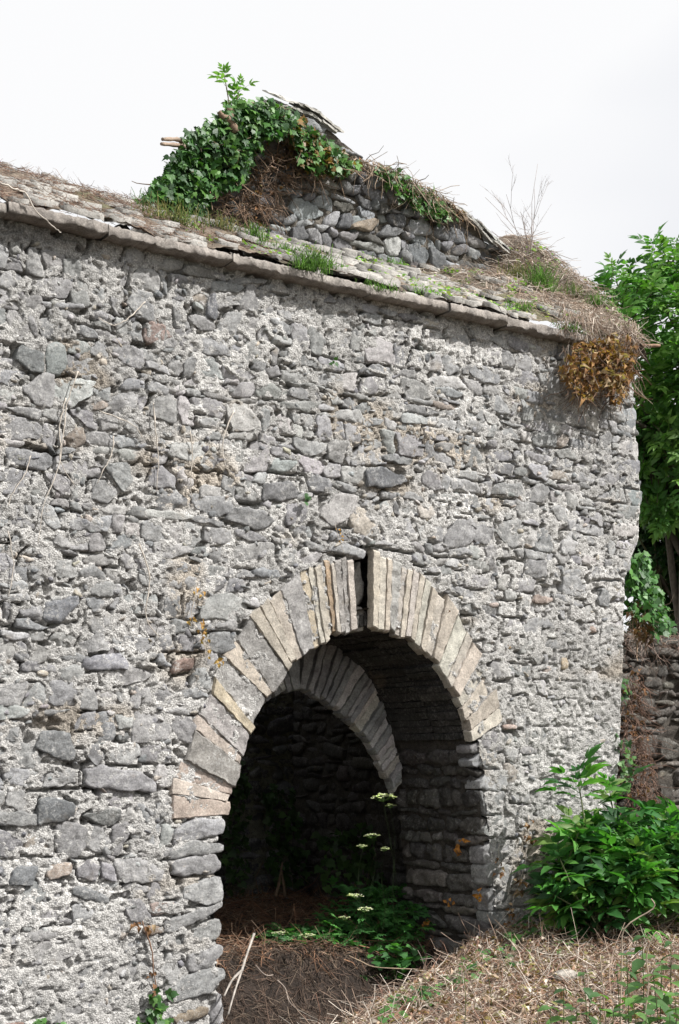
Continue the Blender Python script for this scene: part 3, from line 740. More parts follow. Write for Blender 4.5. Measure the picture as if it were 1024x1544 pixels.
# --- roof behind the gable, rear and side walls
acc = Acc()
apx = P(415,160,GY_); lft = (5.2, float(gtop(5.4))); rgt = (10.35, float(gtop(10.2)))
for (xa, za, xb, zb) in ((6.35, 6.6, apx[0], apx[2]-.1), (apx[0], apx[2]-.06, 10.45, rgt[1]-.08)):
    xx = np.linspace(xa, xb, 30); yy2 = np.linspace(GY_+.3, 3.9, 26); A_, B_ = np.meshgrid(xx, yy2, indexing='ij')
    zz = za+(zb-za)*(A_-xa)/(xb-xa)+.03*fbm(A_*3, B_*3, 0, 111, 3); acc.add(np.stack([A_, B_, zz], -1).reshape(-1, 3), gridF(*A_.shape), (.2, .18, .16))
acc.obj('rear_roof', M['slab'], bld)
acc = Acc()
BY, SX = 5.2, 9.72
box(2.2, 10.2, BY+.1, BY+.6, -1, 6.0, (.2, .18, .15)); box(SX+.1, 10.1, WD+.02, BY+.09, -1, 6.0, (.2, .18, .15)); box(2.2, 2.7, WD+.02, BY+.09, -1, 6.0, (.2, .18, .15))
box(2.75, SX+.08, WD+.02, 4.1, 4.3, 4.45, (.45, .42, .38))  # ceiling stops short like the rear roof: unseen opening added to light the back wall
A_, B_ = np.meshgrid(np.arange(5.5, SX+.1, .03), np.arange(-.3, 4.3, .03), indexing='ij'); acc.add(np.stack([A_, BY-.02*fbm(A_*9, B_*12, 0, 121, 3), B_], -1).reshape(-1, 3), gridF(*A_.shape), (.36, .36, .28))
A_, B_ = np.meshgrid(np.arange(WD+.03, BY+.1, .03), np.arange(-.3, 4.3, .03), indexing='ij'); acc.add(np.stack([SX+.02*fbm(A_*9, B_*12, 0, 122, 3), A_, B_], -1).reshape(-1, 3), gridF(*A_.shape)[:, ::-1], (.13, .12, .10))
iw = acc.obj('inner_walls', M['mortar'], bld)
ri_ = np.random.default_rng(51)
qb = cells(7.6, SX, -.1, 3.4, (.10, .2), (.16, .42), ri_, .01, .04)
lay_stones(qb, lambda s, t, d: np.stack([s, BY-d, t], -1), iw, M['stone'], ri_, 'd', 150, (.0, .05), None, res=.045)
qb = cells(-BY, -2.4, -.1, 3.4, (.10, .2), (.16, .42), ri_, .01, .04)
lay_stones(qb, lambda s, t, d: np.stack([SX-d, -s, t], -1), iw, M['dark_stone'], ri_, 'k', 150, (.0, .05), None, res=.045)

# ================================================================== GARDEN WALL on the right
GWY = .75
gtz = P(985,975,GWY)[2]
acc = Acc()
A_, B_ = np.meshgrid(np.arange(9.9, 14.6, .03), np.arange(-.4, gtz, .03), indexing='ij')
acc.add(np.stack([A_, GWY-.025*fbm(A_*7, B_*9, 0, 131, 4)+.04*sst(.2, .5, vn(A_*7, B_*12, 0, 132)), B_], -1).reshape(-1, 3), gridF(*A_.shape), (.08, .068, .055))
box(10.4, 14.6, GWY+.08, GWY+.6, -.5, gtz, (.13, .11, .09))
gwl = acc.obj('garden_wall', M['mortar'], None, origin=(12.3, GWY+.3, 0))
tag(gwl, 'low dark rubble wall running off the right of the building under dry roots', 'wall')
rw = np.random.default_rng(61)
qb = cells(10.1, 14.4, -.1, gtz-.03, (.09, .2), (.15, .45), rw, .01, .05)
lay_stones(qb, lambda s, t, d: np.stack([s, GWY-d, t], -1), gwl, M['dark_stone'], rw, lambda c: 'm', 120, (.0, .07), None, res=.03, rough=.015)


# ================================================================== LEAVES AND PLANTS
def leaf_tpl(W=.36, n=5, fold=.12, droop=.25, serr=0.0, tipy=1.0, wide=.42):
    V = []; 
    for i in range(n+1):
        t = i/n; wv = W/2*math.sin(math.pi*min(1, t**(.85)*1.0))**.8*(1.15-.35*t) if 0 < i < n else .002
        if serr and 0 < i < n: wv *= 1+serr*(1 if i % 2 else -1)
        z = -droop*t*t
        V += [(-wv, t-.03*serr, z+fold*wv*2), (0, t*tipy, z), (wv, t-.03*serr, z+fold*wv*2)]
    F = []
    for i in range(n):
        a = i*3; F += [(a, a+1, a+4, a+3), (a+1, a+2, a+5, a+4)]
    return np.array(V), np.array(F)
def ivy_tpl(rng):
    an = np.radians([270, 315, 345, 5, 35, 60, 90, 120, 145, 175, 195, 225]); r = np.array([.28, .52, .62, .48, .66, .5, .95, .5, .66, .48, .62, .52])*rng.uniform(.9, 1.1, 12)
    V = np.stack([np.cos(an)*r, np.sin(an)*r+.3, -.22*r*r+.05*np.abs(np.cos(an))], 1); V = np.concatenate([V, [[0, .3, 0]]])
    k = np.arange(12); return V, np.stack([k, (k+1) % 12, np.full(12, 12)], 1)
def dead_tpl(rng):
    V, F = leaf_tpl(.7, 4, .5, rng.uniform(-.5, .6)); V = V.copy(); V[:, 0] *= np.cos(V[:, 1]*1.2); V[:, 2] += .15*np.sin(V[:, 1]*5+V[:, 0]*4); return V, F
def basis(fwd, up):
    f = fwd/(np.linalg.norm(fwd, axis=-1, keepdims=True)+1e-9); x = np.cross(f, up); x /= np.linalg.norm(x, axis=-1, keepdims=True)+1e-9
    return x, f, np.cross(x, f)
def inst(V, F, pos, fwd, up, sc):
    x, y, z = basis(fwd, up); n = len(pos)
    P_ = pos[:, None]+sc[:, None, None]*(V[None, :, 0:1]*x[:, None]+V[None, :, 1:2]*y[:, None]+V[None, :, 2:3]*z[:, None])
    return P_.reshape(-1, 3), (F[None]+(np.arange(n)*len(V))[:, None, None]).reshape(-1, F.shape[1])
def compound(rng, pairs=3, n=5, W=.42, serr=.0, ll=.52):
    """pinnate leaf, length about 1, with rachis"""
    a = Acc(); V, F = leaf_tpl(W, n, .18, rng.uniform(.1, .4), serr)
    pos, fw_, up_, sc = [], [], [], []
    yv = lambda t: np.array([0, t, -.22*t*t])
    for i in range(pairs):
        t = .22+.5*i/(max(1, pairs-1) if pairs > 1 else 1)
        for sd in (-1, 1):
            an = math.radians(rng.uniform(48, 68)-8*i); pos.append(yv(t+rng.uniform(-.015, .015))); fw_.append((sd*math.sin(an), math.cos(an), rng.uniform(-.25, .15))); up_.append((sd*rng.uniform(-.3, .3), 0, 1)); sc.append(ll*rng.uniform(.8, 1.05))
    pos.append(yv(.74)); fw_.append((rng.uniform(-.1, .1), 1, -.3)); up_.append((rng.uniform(-.2, .2), 0, 1)); sc.append(ll*1.08)
    v, f = inst(V, F, np.array(pos), np.array(fw_, float), np.array(up_, float), np.array(sc)); a.add(v, f, (1, 1, 1))
    v, f = tube([yv(t) for t in np.linspace(0, .76, 5)], .012, .006, 3); a.add(v, f, (1.1, 1.2, .8))
    return a.data()
LEAFME = {}
def leaf_mesh(key, V, F, C, col, mat):
    k = (key, tuple(np.round(col, 4)))
    if k not in LEAFME:
        me = raw_mesh('leaf', V, F, np.clip(np.asarray(C)*np.array(col), 0, 1)); me.materials.append(M[mat]); LEAFME[k] = me
    return LEAFME[k]
from mathutils import Matrix
def foliage(parent, key, tpls, pos, fwd, up, sc, cols, mat, rng, nobj=0, name='leaf', rest='foliage'):
    """tpls: list of (V,F list,C); the nearest nobj become leaf objects, the rest one part"""
    pos = np.asarray(pos, float); fwd = np.asarray(fwd, float); up = np.asarray(up, float); sc = np.asarray(sc, float); n = len(pos)
    cols = np.asarray(cols, float)
    order = np.argsort(pos[:, 1]+rng.uniform(0, .15, n)); ti = rng.integers(len(tpls), size=n); ci = rng.integers(len(cols), size=n)
    ob = order[:nobj]; re_ = order[nobj:]
    for i in ob:
        V, F, C = tpls[ti[i]]; me = leaf_mesh(key+str(ti[i]), V, F, C, cols[ci[i]], mat)
        x, y, z = basis(fwd[i], up[i]); R_ = Matrix(((x[0], y[0], z[0]), (x[1], y[1], z[1]), (x[2], y[2], z[2])))
        place(name, me, pos[i], parent, R_.to_euler(), float(sc[i]))
    acc = Acc()
    for t in range(len(tpls)):
        for c in range(len(cols)):
            sel = re_[(ti[re_] == t) & (ci[re_] == c)]
            if not len(sel): continue
            V, F, C = tpls[t]
            base = acc.n
            x, y, z = basis(fwd[sel], up[sel])
            P_ = pos[sel][:, None]+sc[sel][:, None, None]*(V[None, :, 0:1]*x[:, None]+V[None, :, 1:2]*y[:, None]+V[None, :, 2:3]*z[:, None])
            FF = [(np.asarray(f)[None]+(np.arange(len(sel))*len(V))[:, None, None]).reshape(-1, np.asarray(f).shape[1]) for f in F]
            tv = rng.uniform(.75, 1.25, (len(sel), 1, 1))*np.ones((1, len(V), 1))
            acc.add(P_.reshape(-1, 3), FF, np.clip(np.tile(np.asarray(C)*cols[c], (len(sel), 1))*tv.reshape(-1, 1), 0, 1))
    if acc.n: tag(acc.obj(rest, M[mat], parent), kind='stuff')
rp = np.random.default_rng(77)
def simple(tpl): V, F = tpl; return (V, [F], np.ones((len(V), 3)))
IVY = [simple(ivy_tpl(rp)) for _ in range(4)]
DEAD = [simple(dead_tpl(rp)) for _ in range(4)]
ELD_HI = [compound(rp, p, 7, .40, .10) for p in (2, 3, 2, 3)]
ELD_LO = [compound(rp, p, 3, .42) for p in (3, 2, 3)]
OVATE = [simple(leaf_tpl(.62, 6, .15, d, .08)) for d in (.2, .45, .1)]
FERN = [compound(rp, 5, 2, .5, 0, .36) for _ in range(3)]
G_ELD = [(.055, .18, .035), (.08, .24, .045), (.04, .14, .035), (.11, .28, .055), (.13, .22, .05), (.03, .09, .03)]
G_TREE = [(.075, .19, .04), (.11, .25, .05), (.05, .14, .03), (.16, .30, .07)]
G_IVY = [(.035, .10, .025), (.055, .14, .03), (.025, .07, .02), (.085, .19, .035)]
BRN = [(.20, .105, .055), (.26, .14, .068), (.12, .065, .036), (.37, .27, .175)]
def poly_sample(poly, n, rng):
    xs = [p[0] for p in poly]; ys = [p[1] for p in poly]; out = []
    while len(out) < n:
        a = rng.uniform((min(xs), min(ys)), (max(xs), max(ys)), (n, 2)); out += [tuple(p) for p in a[inpoly(a[:, 0], a[:, 1], poly)]]
    return np.array(out[:n])
def ivy_patch(name, label, cat, pxpoly, Y, n, size, rng, cols=G_IVY, tpl=IVY, depth=.15, nobj=0, mat='ivy', hang=.6, key='ivy', parent=None, twigs=0, surf=None, twig_col=(.26, .18, .12)):
    c = np.mean(pxpoly, 0)
    root = parent or empty(name, P(c[0], max(p[1] for p in pxpoly), Y), label, cat)
    s = poly_sample(pxpoly, n, rng)+rng.normal(0, 3.5, (n, 2)); Yv = Y-rng.uniform(0, 1, n)**.7*depth
    pos = np.array([surf(a, b, y) if surf else P(a, b, y) for (a, b), y in zip(s, Yv)])
    fwd = np.stack([rng.normal(0, .55, n), -.35+rng.normal(0, .35, n), -hang+rng.normal(0, .55, n)], 1)
    up = np.stack([rng.normal(.0, .45, n), -1+rng.normal(0, .3, n), .55+rng.normal(0, .45, n)], 1)
    foliage(root, key, tpl, pos, fwd, up, size*rng.uniform(.45, 1.4, n), cols, mat, rng, nobj)
    if twigs:
        s = poly_sample(pxpoly, twigs, rng); C_ = np.array([P(a, b, Y-rng.uniform(0, depth*.9)) for a, b in s])
        V, F = strands(C_, np.stack([rng.normal(0, .6, twigs), rng.normal(-.15, .15, twigs), -np.abs(rng.normal(.35, .5, twigs))], 1), rng.uniform(.1, .35, twigs), rng.uniform(.002, .007, twigs), .35, rng)
        t = np.array(twig_col)*rng.uniform(.5, 1.4, (twigs, 1)); t = np.repeat(t, 15, 0)
        tag(mesh_obj('twigs', V, F, M['straw'], root, t), kind='stuff')
    return root
def stem_obj(name, paths, r0, r1, mat, parent, tint, rng, sides=5):
    a = Acc()
    for p in paths:
        a.add(*tube(smooth(p), r0, r1, sides, rng, .12), tint)
    return a.obj(name, M[mat], parent, True)
def smooth(p, k=4):
    p = np.asarray(p, float)
    if len(p) < 3: return p
    q = [p[0]]
    for i in range(len(p)-1):
        p0, p1, p2, p3 = p[max(i-1, 0)], p[i], p[i+1], p[min(i+2, len(p)-1)]
        for j in range(1, k+1):
            t = j/k; q.append(.5*((2*p1)+(-p0+p2)*t+(2*p0-5*p1+4*p2-p3)*t*t+(-p0+3*p1-3*p2+p3)*t**3))
    return np.array(q)

# ---------------------------------------------------------------- elder shrub in front of the corner
def shoots(base, tips, rng, leaf_n, leaf_size, gap=.05, bend=.15):
    """paths + leaves of upright shoots"""
    pos, fwd, up, sc, paths = [], [], [], [], []
    for tp in tips:
        tp = np.array(tp); b = np.array(base)+rng.normal(0, .06, 3)*np.array([1, 1, 0]); m = (b+tp)/2+rng.normal(0, bend, 3)*np.array([1, 1, .2])
        m[2] -= .0; path = [b, b*.5+m*.5+rng.normal(0, .02, 3), m, m*.35+tp*.65, tp]; paths.append(path)
        d = tp-(m*.5+tp*.5); d /= np.linalg.norm(d); d = d*.6+np.array([0, 0, .6]); d /= np.linalg.norm(d)
        a0 = rng.uniform(0, 6.28)
        A = np.cross(d, (0, 1, .1)); A /= np.linalg.norm(A); B = np.cross(d, A)
        for k in range(leaf_n//2):
            for sd in (0, math.pi):
                an = a0+k*1.571+sd+rng.normal(0, .25); el = math.radians(max(5, 72-k*19+rng.normal(0, 9)))
                rad = math.cos(an)*A+math.sin(an)*B; pos.append(tp-d*k*gap); fwd.append(rad*math.cos(el)+d*math.sin(el)); up.append(d-.2*rad+rng.normal(0, .12, 3)); sc.append(leaf_size*rng.uniform(.7, 1.1)*(1-.45*(k == 0)))
    return pos, fwd, up, sc, paths
re1 = np.random.default_rng(101)
bb = P(905, 1425, -.65); bush = empty('elder_bush', (bb[0], bb[1], bb[2]), 'bright green leafy elder bush at the foot of the wall corner', 'bush')
tips = [P(872,1178,-.7), P(920,1196,-.6), P(872,1256,-.85), P(958,1240,-.8), P(985,1246,-.6), P(843,1292,-.8), P(836,1350,-.8), P(1014,1292,-.9), P(1020,1236,-.4)]
for i in range(76):
    a = re1.uniform(0, 6.28); b = re1.uniform(-.2, 1); r = math.sqrt(1-b*b*.8)
    c = P(930, 1345, -.7); tips.append((c[0]+.68*r*math.cos(a)+.16, c[1]+.46*r*math.sin(a)-.05, c[2]+.56*b-.03))
pos, fwd, up, sc, paths = shoots(bb, tips, re1, 8, .36)
foliage(bush, 'eld', ELD_HI, pos, fwd, up, sc, G_ELD, 'leaf', re1, 300)
stem_obj('stems', paths, .012, .005, 'bark', bush, (.13, .15, .07), re1)
# ---------------------------------------------------------------- elder tree and darker tree behind the garden wall
def tree(name, label, base, cen_, rad_, ntips, leafn, size, rng, cols, nobj, extra=(), inner=120):
    root = empty(name, base, label, 'tree'); base = np.array(base); tips = [np.array(e) for e in extra]
    while len(tips) < ntips:
        v = rng.normal(0, 1, 3); v /= np.linalg.norm(v); r = rng.uniform(.35, 1)**.45
        p = np.array(cen_)+v*r*np.array(rad_)*(1+.22*float(vn(np.array([v[0]*2.5]), v[2]*2.5, 0, 17)[0])); tips.append(p)
    # limbs
    ks = [np.array(cen_)+rng.normal(0, .45, 3)*np.array(rad_)*np.array([1, 1, .9]) for _ in range(12)]
    acc = Acc(); bt = (.10, .085, .065)
    top = np.array([cen_[0], cen_[1], cen_[2]-.3*rad_[2]])
    trunk = smooth([base+np.array([0, 0, -.3]), base+np.array([.1, .05, 1.0]), base*.4+top*.6+np.array([-.1, 0, 0]), top])
    mesh_obj('trunk', *tube(trunk, .16, .08, 9, rng, .06), M['bark'], root, bt, True)
    for k in ks: 
        st = trunk[rng.integers(len(trunk)//2, len(trunk))]; acc.add(*tube(smooth([st, st*.5+k*.5+rng.normal(0, .15, 3), k]), .06, .025, 6, rng, .08), bt)
    K = np.array(ks)
    for t in tips:
        k = K[np.argmin(((K-t)**2).sum(1))]; acc.add(*tube(smooth([k, k*.45+t*.55+rng.normal(0, .08, 3), t], 3), .02, .006, 4), (.11, .12, .06))
    acc.obj('branches', M['bark'], root, True)
    pos, fwd, up, sc, _ = shoots(cen_, tips, rng, leafn, size, .07)
    pos = np.array(pos)
    foliage(root, 'tree', ELD_LO, pos, fwd, up, sc, cols, 'leaf', rng, nobj, rest='crown')
    return root
rt1 = np.random.default_rng(202)
PB = lambda px, py, Y: P(px, py, Y)
ex = [PB(985,372,3.2), PB(1000,380,3.3), PB(925,405,3.0), PB(950,412,3.0), PB(912,432,3.0), PB(980,400,3.1), PB(1015,395,3.3), PB(935,450,2.8), PB(965,430,2.9), PB(900,440,3.1), PB(1020,372,3.5), PB(895,470,2.9), PB(940,480,2.7)]
c1 = PB(1045, 590, 3.6)
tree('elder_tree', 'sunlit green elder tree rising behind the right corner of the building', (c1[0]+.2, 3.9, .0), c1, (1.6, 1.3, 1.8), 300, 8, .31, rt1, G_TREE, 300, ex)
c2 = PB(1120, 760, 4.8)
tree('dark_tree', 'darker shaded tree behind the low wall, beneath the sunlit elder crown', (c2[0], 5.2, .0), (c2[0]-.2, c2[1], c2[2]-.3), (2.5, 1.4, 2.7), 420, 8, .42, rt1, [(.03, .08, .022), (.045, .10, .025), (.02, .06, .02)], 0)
def umbel(parent, pos, r, rng, col=(.80, .80, .62), name='umbel'):
    n = 16; a = Acc(); 
    for i in range(n):
        an = rng.uniform(0, 6.28); q = math.sqrt(rng.random())*r; c = np.array(pos)+np.array([math.cos(an)*q, math.sin(an)*q, .012+.25*(-q*q/r)+.004*rng.normal()])
        a.add(*tube([np.array(pos)-np.array([0, 0, r*.5]), c], .0018, .001, 3), (.12, .2, .06))
        for k in range(9):
            cc = c+rng.normal(0, 1, 3)*np.array([.3, .3, .07])*r*.42; s_ = r*.085*rng.uniform(.7, 1.4); t = rng.uniform(0, 6.28)
            V = np.array([[math.cos(t+k_*1.257)*s_*(1 if k_ % 2 else .8), math.sin(t+k_*1.257)*s_, .25*s_*rng.normal()] for k_ in range(5)])+cc
            a.add(V, np.array([[0, 1, 2], [0, 2, 3], [0, 3, 4]]), np.array(col)*rng.uniform(.75, 1.15))
    return a.obj(name, M['flower'], parent)
# ---------------------------------------------------------------- ivy and growth on the gable
ri3 = np.random.default_rng(303)
ip = [(212,314),(226,284),(246,258),(264,232),(288,203),(330,174),(352,158),(400,150),(426,160),(448,180),(442,200),(425,205),(400,205),(385,232),(372,262),(345,285),(320,292),(306,322),(255,325)]
iv = ivy_patch('ivy_mass', 'thick dark green ivy heaped over the left slope of the gable', 'ivy', ip, GY_, 3600, .052, ri3, depth=.42, nobj=300, twigs=120)
ivy_patch('ivy_crest', 'brighter green ivy with brown leaves hanging over the right of the gable peak', 'ivy', [(412,166),(450,182),(486,208),(526,240),(545,246),(522,262),(495,256),(470,262),(452,240),(440,205)], GY_, 800, .055, ri3, cols=[(.06,.16,.03),(.09,.2,.04),(.04,.1,.025),(.2,.12,.04)], depth=.28, twigs=60)
ivy_patch('ivy_trail', 'small green ivy patch trailing down the middle of the right gable slope', 'ivy', [(560,250),(585,250),(625,275),(672,305),(690,326),(655,334),(636,322),(612,300),(590,282)], GY_, 330, .052, ri3, cols=[(.06,.16,.03),(.09,.2,.04),(.05,.12,.03)], depth=.16, twigs=60)
ivy_patch('dead_ivy_tangle', 'tangle of bare brown stems and dead leaves under the ivy on the gable', 'dead ivy', [(385,232),(405,205),(442,205),(460,240),(500,258),(508,270),(470,272),(440,262),(420,300),(385,345),(345,345),(312,320),(345,285)], GY_, 90, .045, ri3, cols=BRN, tpl=DEAD, mat='dead_leaf', key='dead', depth=.12, twigs=420, twig_col=(.2, .13, .085))
ivy_patch('dry_roots', 'dry pale brown roots matted along the right slope of the gable', 'dead ivy', [(530,236),(560,240),(610,262),(660,287),(708,328),(694,330),(655,298),(604,273),(562,254)], GY_-.02, 30, .04, ri3, cols=BRN, tpl=DEAD, mat='dead_leaf', key='dead', depth=.16, twigs=230, twig_col=(.33, .25, .18))
# sapling on the peak
sb = P(352,178,1.4); sp = empty('sapling', sb, 'leafy sapling sprouting from the top of the gable ivy', 'sapling')
pos, fwd, up, sc, paths = [], [], [], [], []
for tp, n_ in ((P(338,112,1.4), 6), (P(362,130,1.35), 6), (P(352,148,1.45), 6), (P(358,160,1.4), 4)):
    a, b, c, d, e = shoots(sb, [tp], ri3, n_, .15, .05, .02); pos += a; fwd += b; up += c; sc += d; paths += e
foliage(sp, 'eld', ELD_HI, pos, fwd, up, sc, [(.13, .26, .07), (.17, .3, .09)], 'leaf', ri3, 40)
stem_obj('stem', paths, .008, .004, 'bark', sp, (.2, .17, .11), ri3)
def branch(name, label, paths, r0, r1, tint, cat='branch'):
    a = Acc()
    for p in paths: a.add(*tube(smooth(p), r0, r1, 7, ri3, .18), tint)
    o = a.obj(name, M['bark'], None, True, tuple(paths[0][0])); return tag(o, label, cat)
branch('branch_stub', 'broken forked pale branch sticking out left of the gable ivy', [[P(285,232,1.3), P(279,219,1.25), P(270,211,1.2), P(258,210,1.15), P(245,210,1.1)], [P(280,222,1.25), P(268,219,1.2), P(243,217,1.1)]], .026, .014, (.33, .25, .19))
branch('gnarled_stem', 'thick gnarled ivy stem showing at the foot of the sapling', [[P(356,200,1.12), P(346,182,1.12), P(336,176,1.1), P(330,168,1.1)], [P(346,184,1.12), P(350,172,1.15), P(345,162,1.2)]], .04, .02, (.22, .15, .10))
branch('sawn_branch', 'cut branch poking right out of the litter on the wall corner', [[P(930,512,.0), P(952,517,-.02), P(972,521,-.04), P(995,521,-.06)], [P(925,522,-.1), P(945,525,-.12), P(962,524,-.14)]], .025, .015, (.27, .17, .11))
# bare shrub on the right slope
bs = P(800,398,1.2); a = Acc(); rb_ = np.random.default_rng(404)
def twig(p, d, L_, r, lv):
    n_ = 5; pts_ = [np.array(p)]
    for k in range(n_): d = d+rb_.normal(0, .09, 3); d /= np.linalg.norm(d); pts_.append(pts_[-1]+d*L_/n_)
    a.add(*tube(pts_, r, r*.5, 3), np.array([.30, .25, .23])*rb_.uniform(.8, 1.2))
    if lv:
        for k in range(2 if lv > 1 else 4):
            j = rb_.integers(1, n_); twig(pts_[j], d+rb_.normal(0, .45, 3)*np.array([1, .6, .5]), L_*rb_.uniform(.35, .6), r*.6, lv-1)
for tp in ((792,238),(768,275),(750,300),(812,285),(828,320),(780,320),(800,330),(745,345)):
    e = np.array(P(*tp, 1.2)); twig(bs, (e-np.array(bs))/np.linalg.norm(e-np.array(bs)), np.linalg.norm(e-np.array(bs))*1.0, .0042, 3)
tag(a.obj('bare_shrub', M['bark'], None, False, bs), 'leafless thin twiggy shrub against the sky on the right roof slope', 'shrub')
# ---------------------------------------------------------------- grass tufts
def tuft(label, px, py, Y, h, n, wd, cols, rng, group=None, name='grass_tuft', kind=None):
    for yq in np.arange(-.15, Y+.25, .01):
        if P(px, py, yq)[2] < roof_z(np.array(P(px, py, yq)[0]), np.array(yq))+.01: Y = yq; break
    b = np.array(P(px, py, Y)); C_ = b+rng.normal(0, 1, (n, 3))*np.array([wd/2, .03, .01])
    V, F = strands(C_, np.stack([rng.normal(0, .35, n), rng.normal(-.1, .3, n), np.ones(n)], 1), h*rng.uniform(.5, 1.15, n), rng.uniform(.0025, .0045, n), .3, rng)
    t = np.array(cols)[rng.integers(len(cols), size=n)]*rng.uniform(.7, 1.25, (n, 1)); t = np.repeat(t, 15, 0)
    return tag(mesh_obj(name, V, F, M['grass'], None, t, False, b), label, 'grass', group, kind)
GR = [(.15, .30, .05), (.22, .38, .08), (.10, .2, .04)]; GY2 = [(.25, .26, .10), (.38, .33, .16), (.12, .2, .05)]
rgt = np.random.default_rng(505)
tuft('yellow-green grass clump at the left foot of the gable ivy', 262, 336, 1.3, .16, 170, .30, GY2, rgt)
tuft('bright green fern-like tuft just left of the gable stones', 232, 316, 1.3, .16, 90, .16, GR, rgt)
tuft('pale dry grass tuft under the dead stems of the gable', 336, 345, 1.25, .12, 90, .16, GY2, rgt)
tuft('small bright green grass tuft in front of the gable stones', 386, 362, 1.2, .13, 90, .1, GR, rgt)
tuft('feathery green tuft growing near the cornice at mid roof', 466, 408, .35, .17, 170, .16, GR, rgt)
tuft('low green tuft right of the feathery one on the slabs', 488, 402, .5, .11, 80, .16, GR, rgt)
tuft('low green growth against the base line of the gable wall', 425, 376, 1.3, .05, 120, .3, GR, rgt, kind='stuff')
tuft('tiny green tuft on the roof just above the cornice joint', 575, 436, .3, .06, 90, .2, GR, rgt)
tuft('small green tuft at the right half of the roof slabs', 642, 446, .5, .06, 80, .2, GR, rgt)
tuft('short green tuft at the lower right gable base', 592, 400, 1.3, .07, 60, .2, GR, rgt)
tuft('tall green grass clump on the right roof slope below the bare shrub', 815, 440, .9, .26, 190, .16, GR, rgt)
tuft('pale grass clump left of the tall one on the right slope', 784, 425, 1.0, .18, 140, .2, GY2, rgt)
tuft('thin grass at the top of the corner litter heap', 862, 448, .6, .13, 90, .2, GY2+GR, rgt)
tuft('green weeds in the litter between gable foot and corner', 790, 470, .3, .09, 90, .22, GR, rgt)
tuft('green sprig in the litter right above the cornice end', 858, 497, .0, .06, 60, .14, GR, rgt)
tuft('weedy green tuft high on the corner heap beside the elder', 905, 462, .4, .12, 90, .18, GR, rgt)
# ---------------------------------------------------------------- litter
def gz(x, y): return float(ground_h(np.array(x), np.array(y)))
def litter(name, label, cat, C_, D_, L_, R_, cols, rng, bend=.3, parent=None, mat='straw'):
    V, F = strands(C_, D_, L_, R_, bend, rng); n = len(C_); t = np.array(cols)[rng.integers(len(cols), size=n)]*rng.uniform(.55, 1.35, (n, 1))
    o = mesh_obj(name, V, F, M[mat], parent, np.repeat(t, 15, 0)); o['kind'] = 'stuff'
    if parent is None: tag(o, label, cat)
    return o
rl = np.random.default_rng(606)
def roof_litter(name, label, x0, x1, y0, y1, n, L0, L1, r, cols, wz=.02, wf=None):
    x = rl.uniform(x0, x1, n); y = rl.uniform(y0, y1, n)
    if wf is not None: k = rl.uniform(0, 1, n) < wf(x, y); x, y = x[k], y[k]; n = len(x)
    C_ = np.stack([x, y, roof_z(x, y)+rl.uniform(0, wz, n)], 1); dx, dy = rl.normal(0, 1, n), rl.normal(0, .8, n)
    litter(name, label, 'litter', C_, np.stack([dx, dy, dy*.5-.05+rl.normal(0, .07, n)], 1), rl.uniform(L0, L1, n), rl.uniform(r*.6, r*1.5, n), cols, rl)
BROWN = [(.20, .115, .08), (.27, .17, .12), (.14, .08, .055), (.33, .25, .19)]
STRAW = [(.52, .42, .34), (.40, .30, .23), (.26, .18, .13), (.62, .55, .47)]
roof_litter('roof_litter', 'fine red-brown plant litter spread over the left end of the roof', 2.6, 6.9, -.1, 1.6, 5200, .05, .16, .0022, BROWN, .05, lambda x, y: sst(7.0, 5.2, x))
roof_litter('corner_litter', 'pale straw litter heaped on the right corner of the roof', 8.3, 10.32, -.16, 1.5, 5200, .07, .25, .003, STRAW, .07, lambda x, y: sst(8.7, 9.9, x)*.93+.05)
n = 560; x = rl.uniform(9.2, 10.2, n); 
C_ = np.stack([x, rl.uniform(-.2, -.08, n), 5.72+rl.uniform(-.08, .12, n)], 1)
litter('hanging_roots', 'dry stalks spilling over the cornice end at the corner', 'litter', C_, np.stack([rl.normal(0, .5, n), rl.normal(-.1, .2, n), -1+rl.normal(0, .6, n)], 1), rl.uniform(.06, .22, n), rl.uniform(.002, .004, n), STRAW, rl, .35)
dc = ivy_patch('dead_ivy_clump', 'clump of orange-brown dead ivy hanging under the right end of the cornice', 'dead ivy', [(852,540),(866,524),(890,516),(958,508),(962,540),(950,560),(944,585),(932,618),(920,600),(906,578),(893,596),(874,606),(862,586),(848,572)], -.08, 700, .062, rl, cols=[(.28, .145, .06), (.34, .19, .08), (.17, .085, .04), (.40, .29, .17)], tpl=DEAD, mat='dead_leaf', key='dead', depth=.23, nobj=250, twigs=140, hang=.2, twig_col=(.16, .09, .05))
n = 240; s_ = poly_sample([(848,520),(960,508),(960,560),(900,575),(850,575)], n, rl); C_ = np.array([P(a, b, -.08-rl.uniform(0, .12)) for a, b in s_])
V, F = strands(C_, np.stack([rl.normal(0, .3, n), rl.normal(0, .1, n), -np.ones(n)], 1), rl.uniform(.10, .42, n), rl.uniform(.002, .0045, n), .3, rl)
tag(mesh_obj('stems', V, F, M['straw'], dc, np.repeat(np.array(STRAW)[rl.integers(4, size=n)]*rl.uniform(.5, 1.1, (n, 1)), 15, 0)), kind='stuff')
n = 2600; xm = rl.uniform(5.6, 10.3, n); ym = rl.uniform(-.08, 1.45, n); k = vn(xm*3.1, ym*3.1, 0, 301)+.6*vn(xm*8, ym*8, 0, 302)+.35*sst(7.2, 8.6, xm) > .42; xm, ym = xm[k], ym[k]; n = len(xm); an = rl.uniform(0, 6.28, n)
ms = empty('roof_moss', (8, .6, 6.1), 'low green moss and tiny leaves spotted over the roof slabs and corner litter', 'moss'); ms['kind'] = 'stuff'
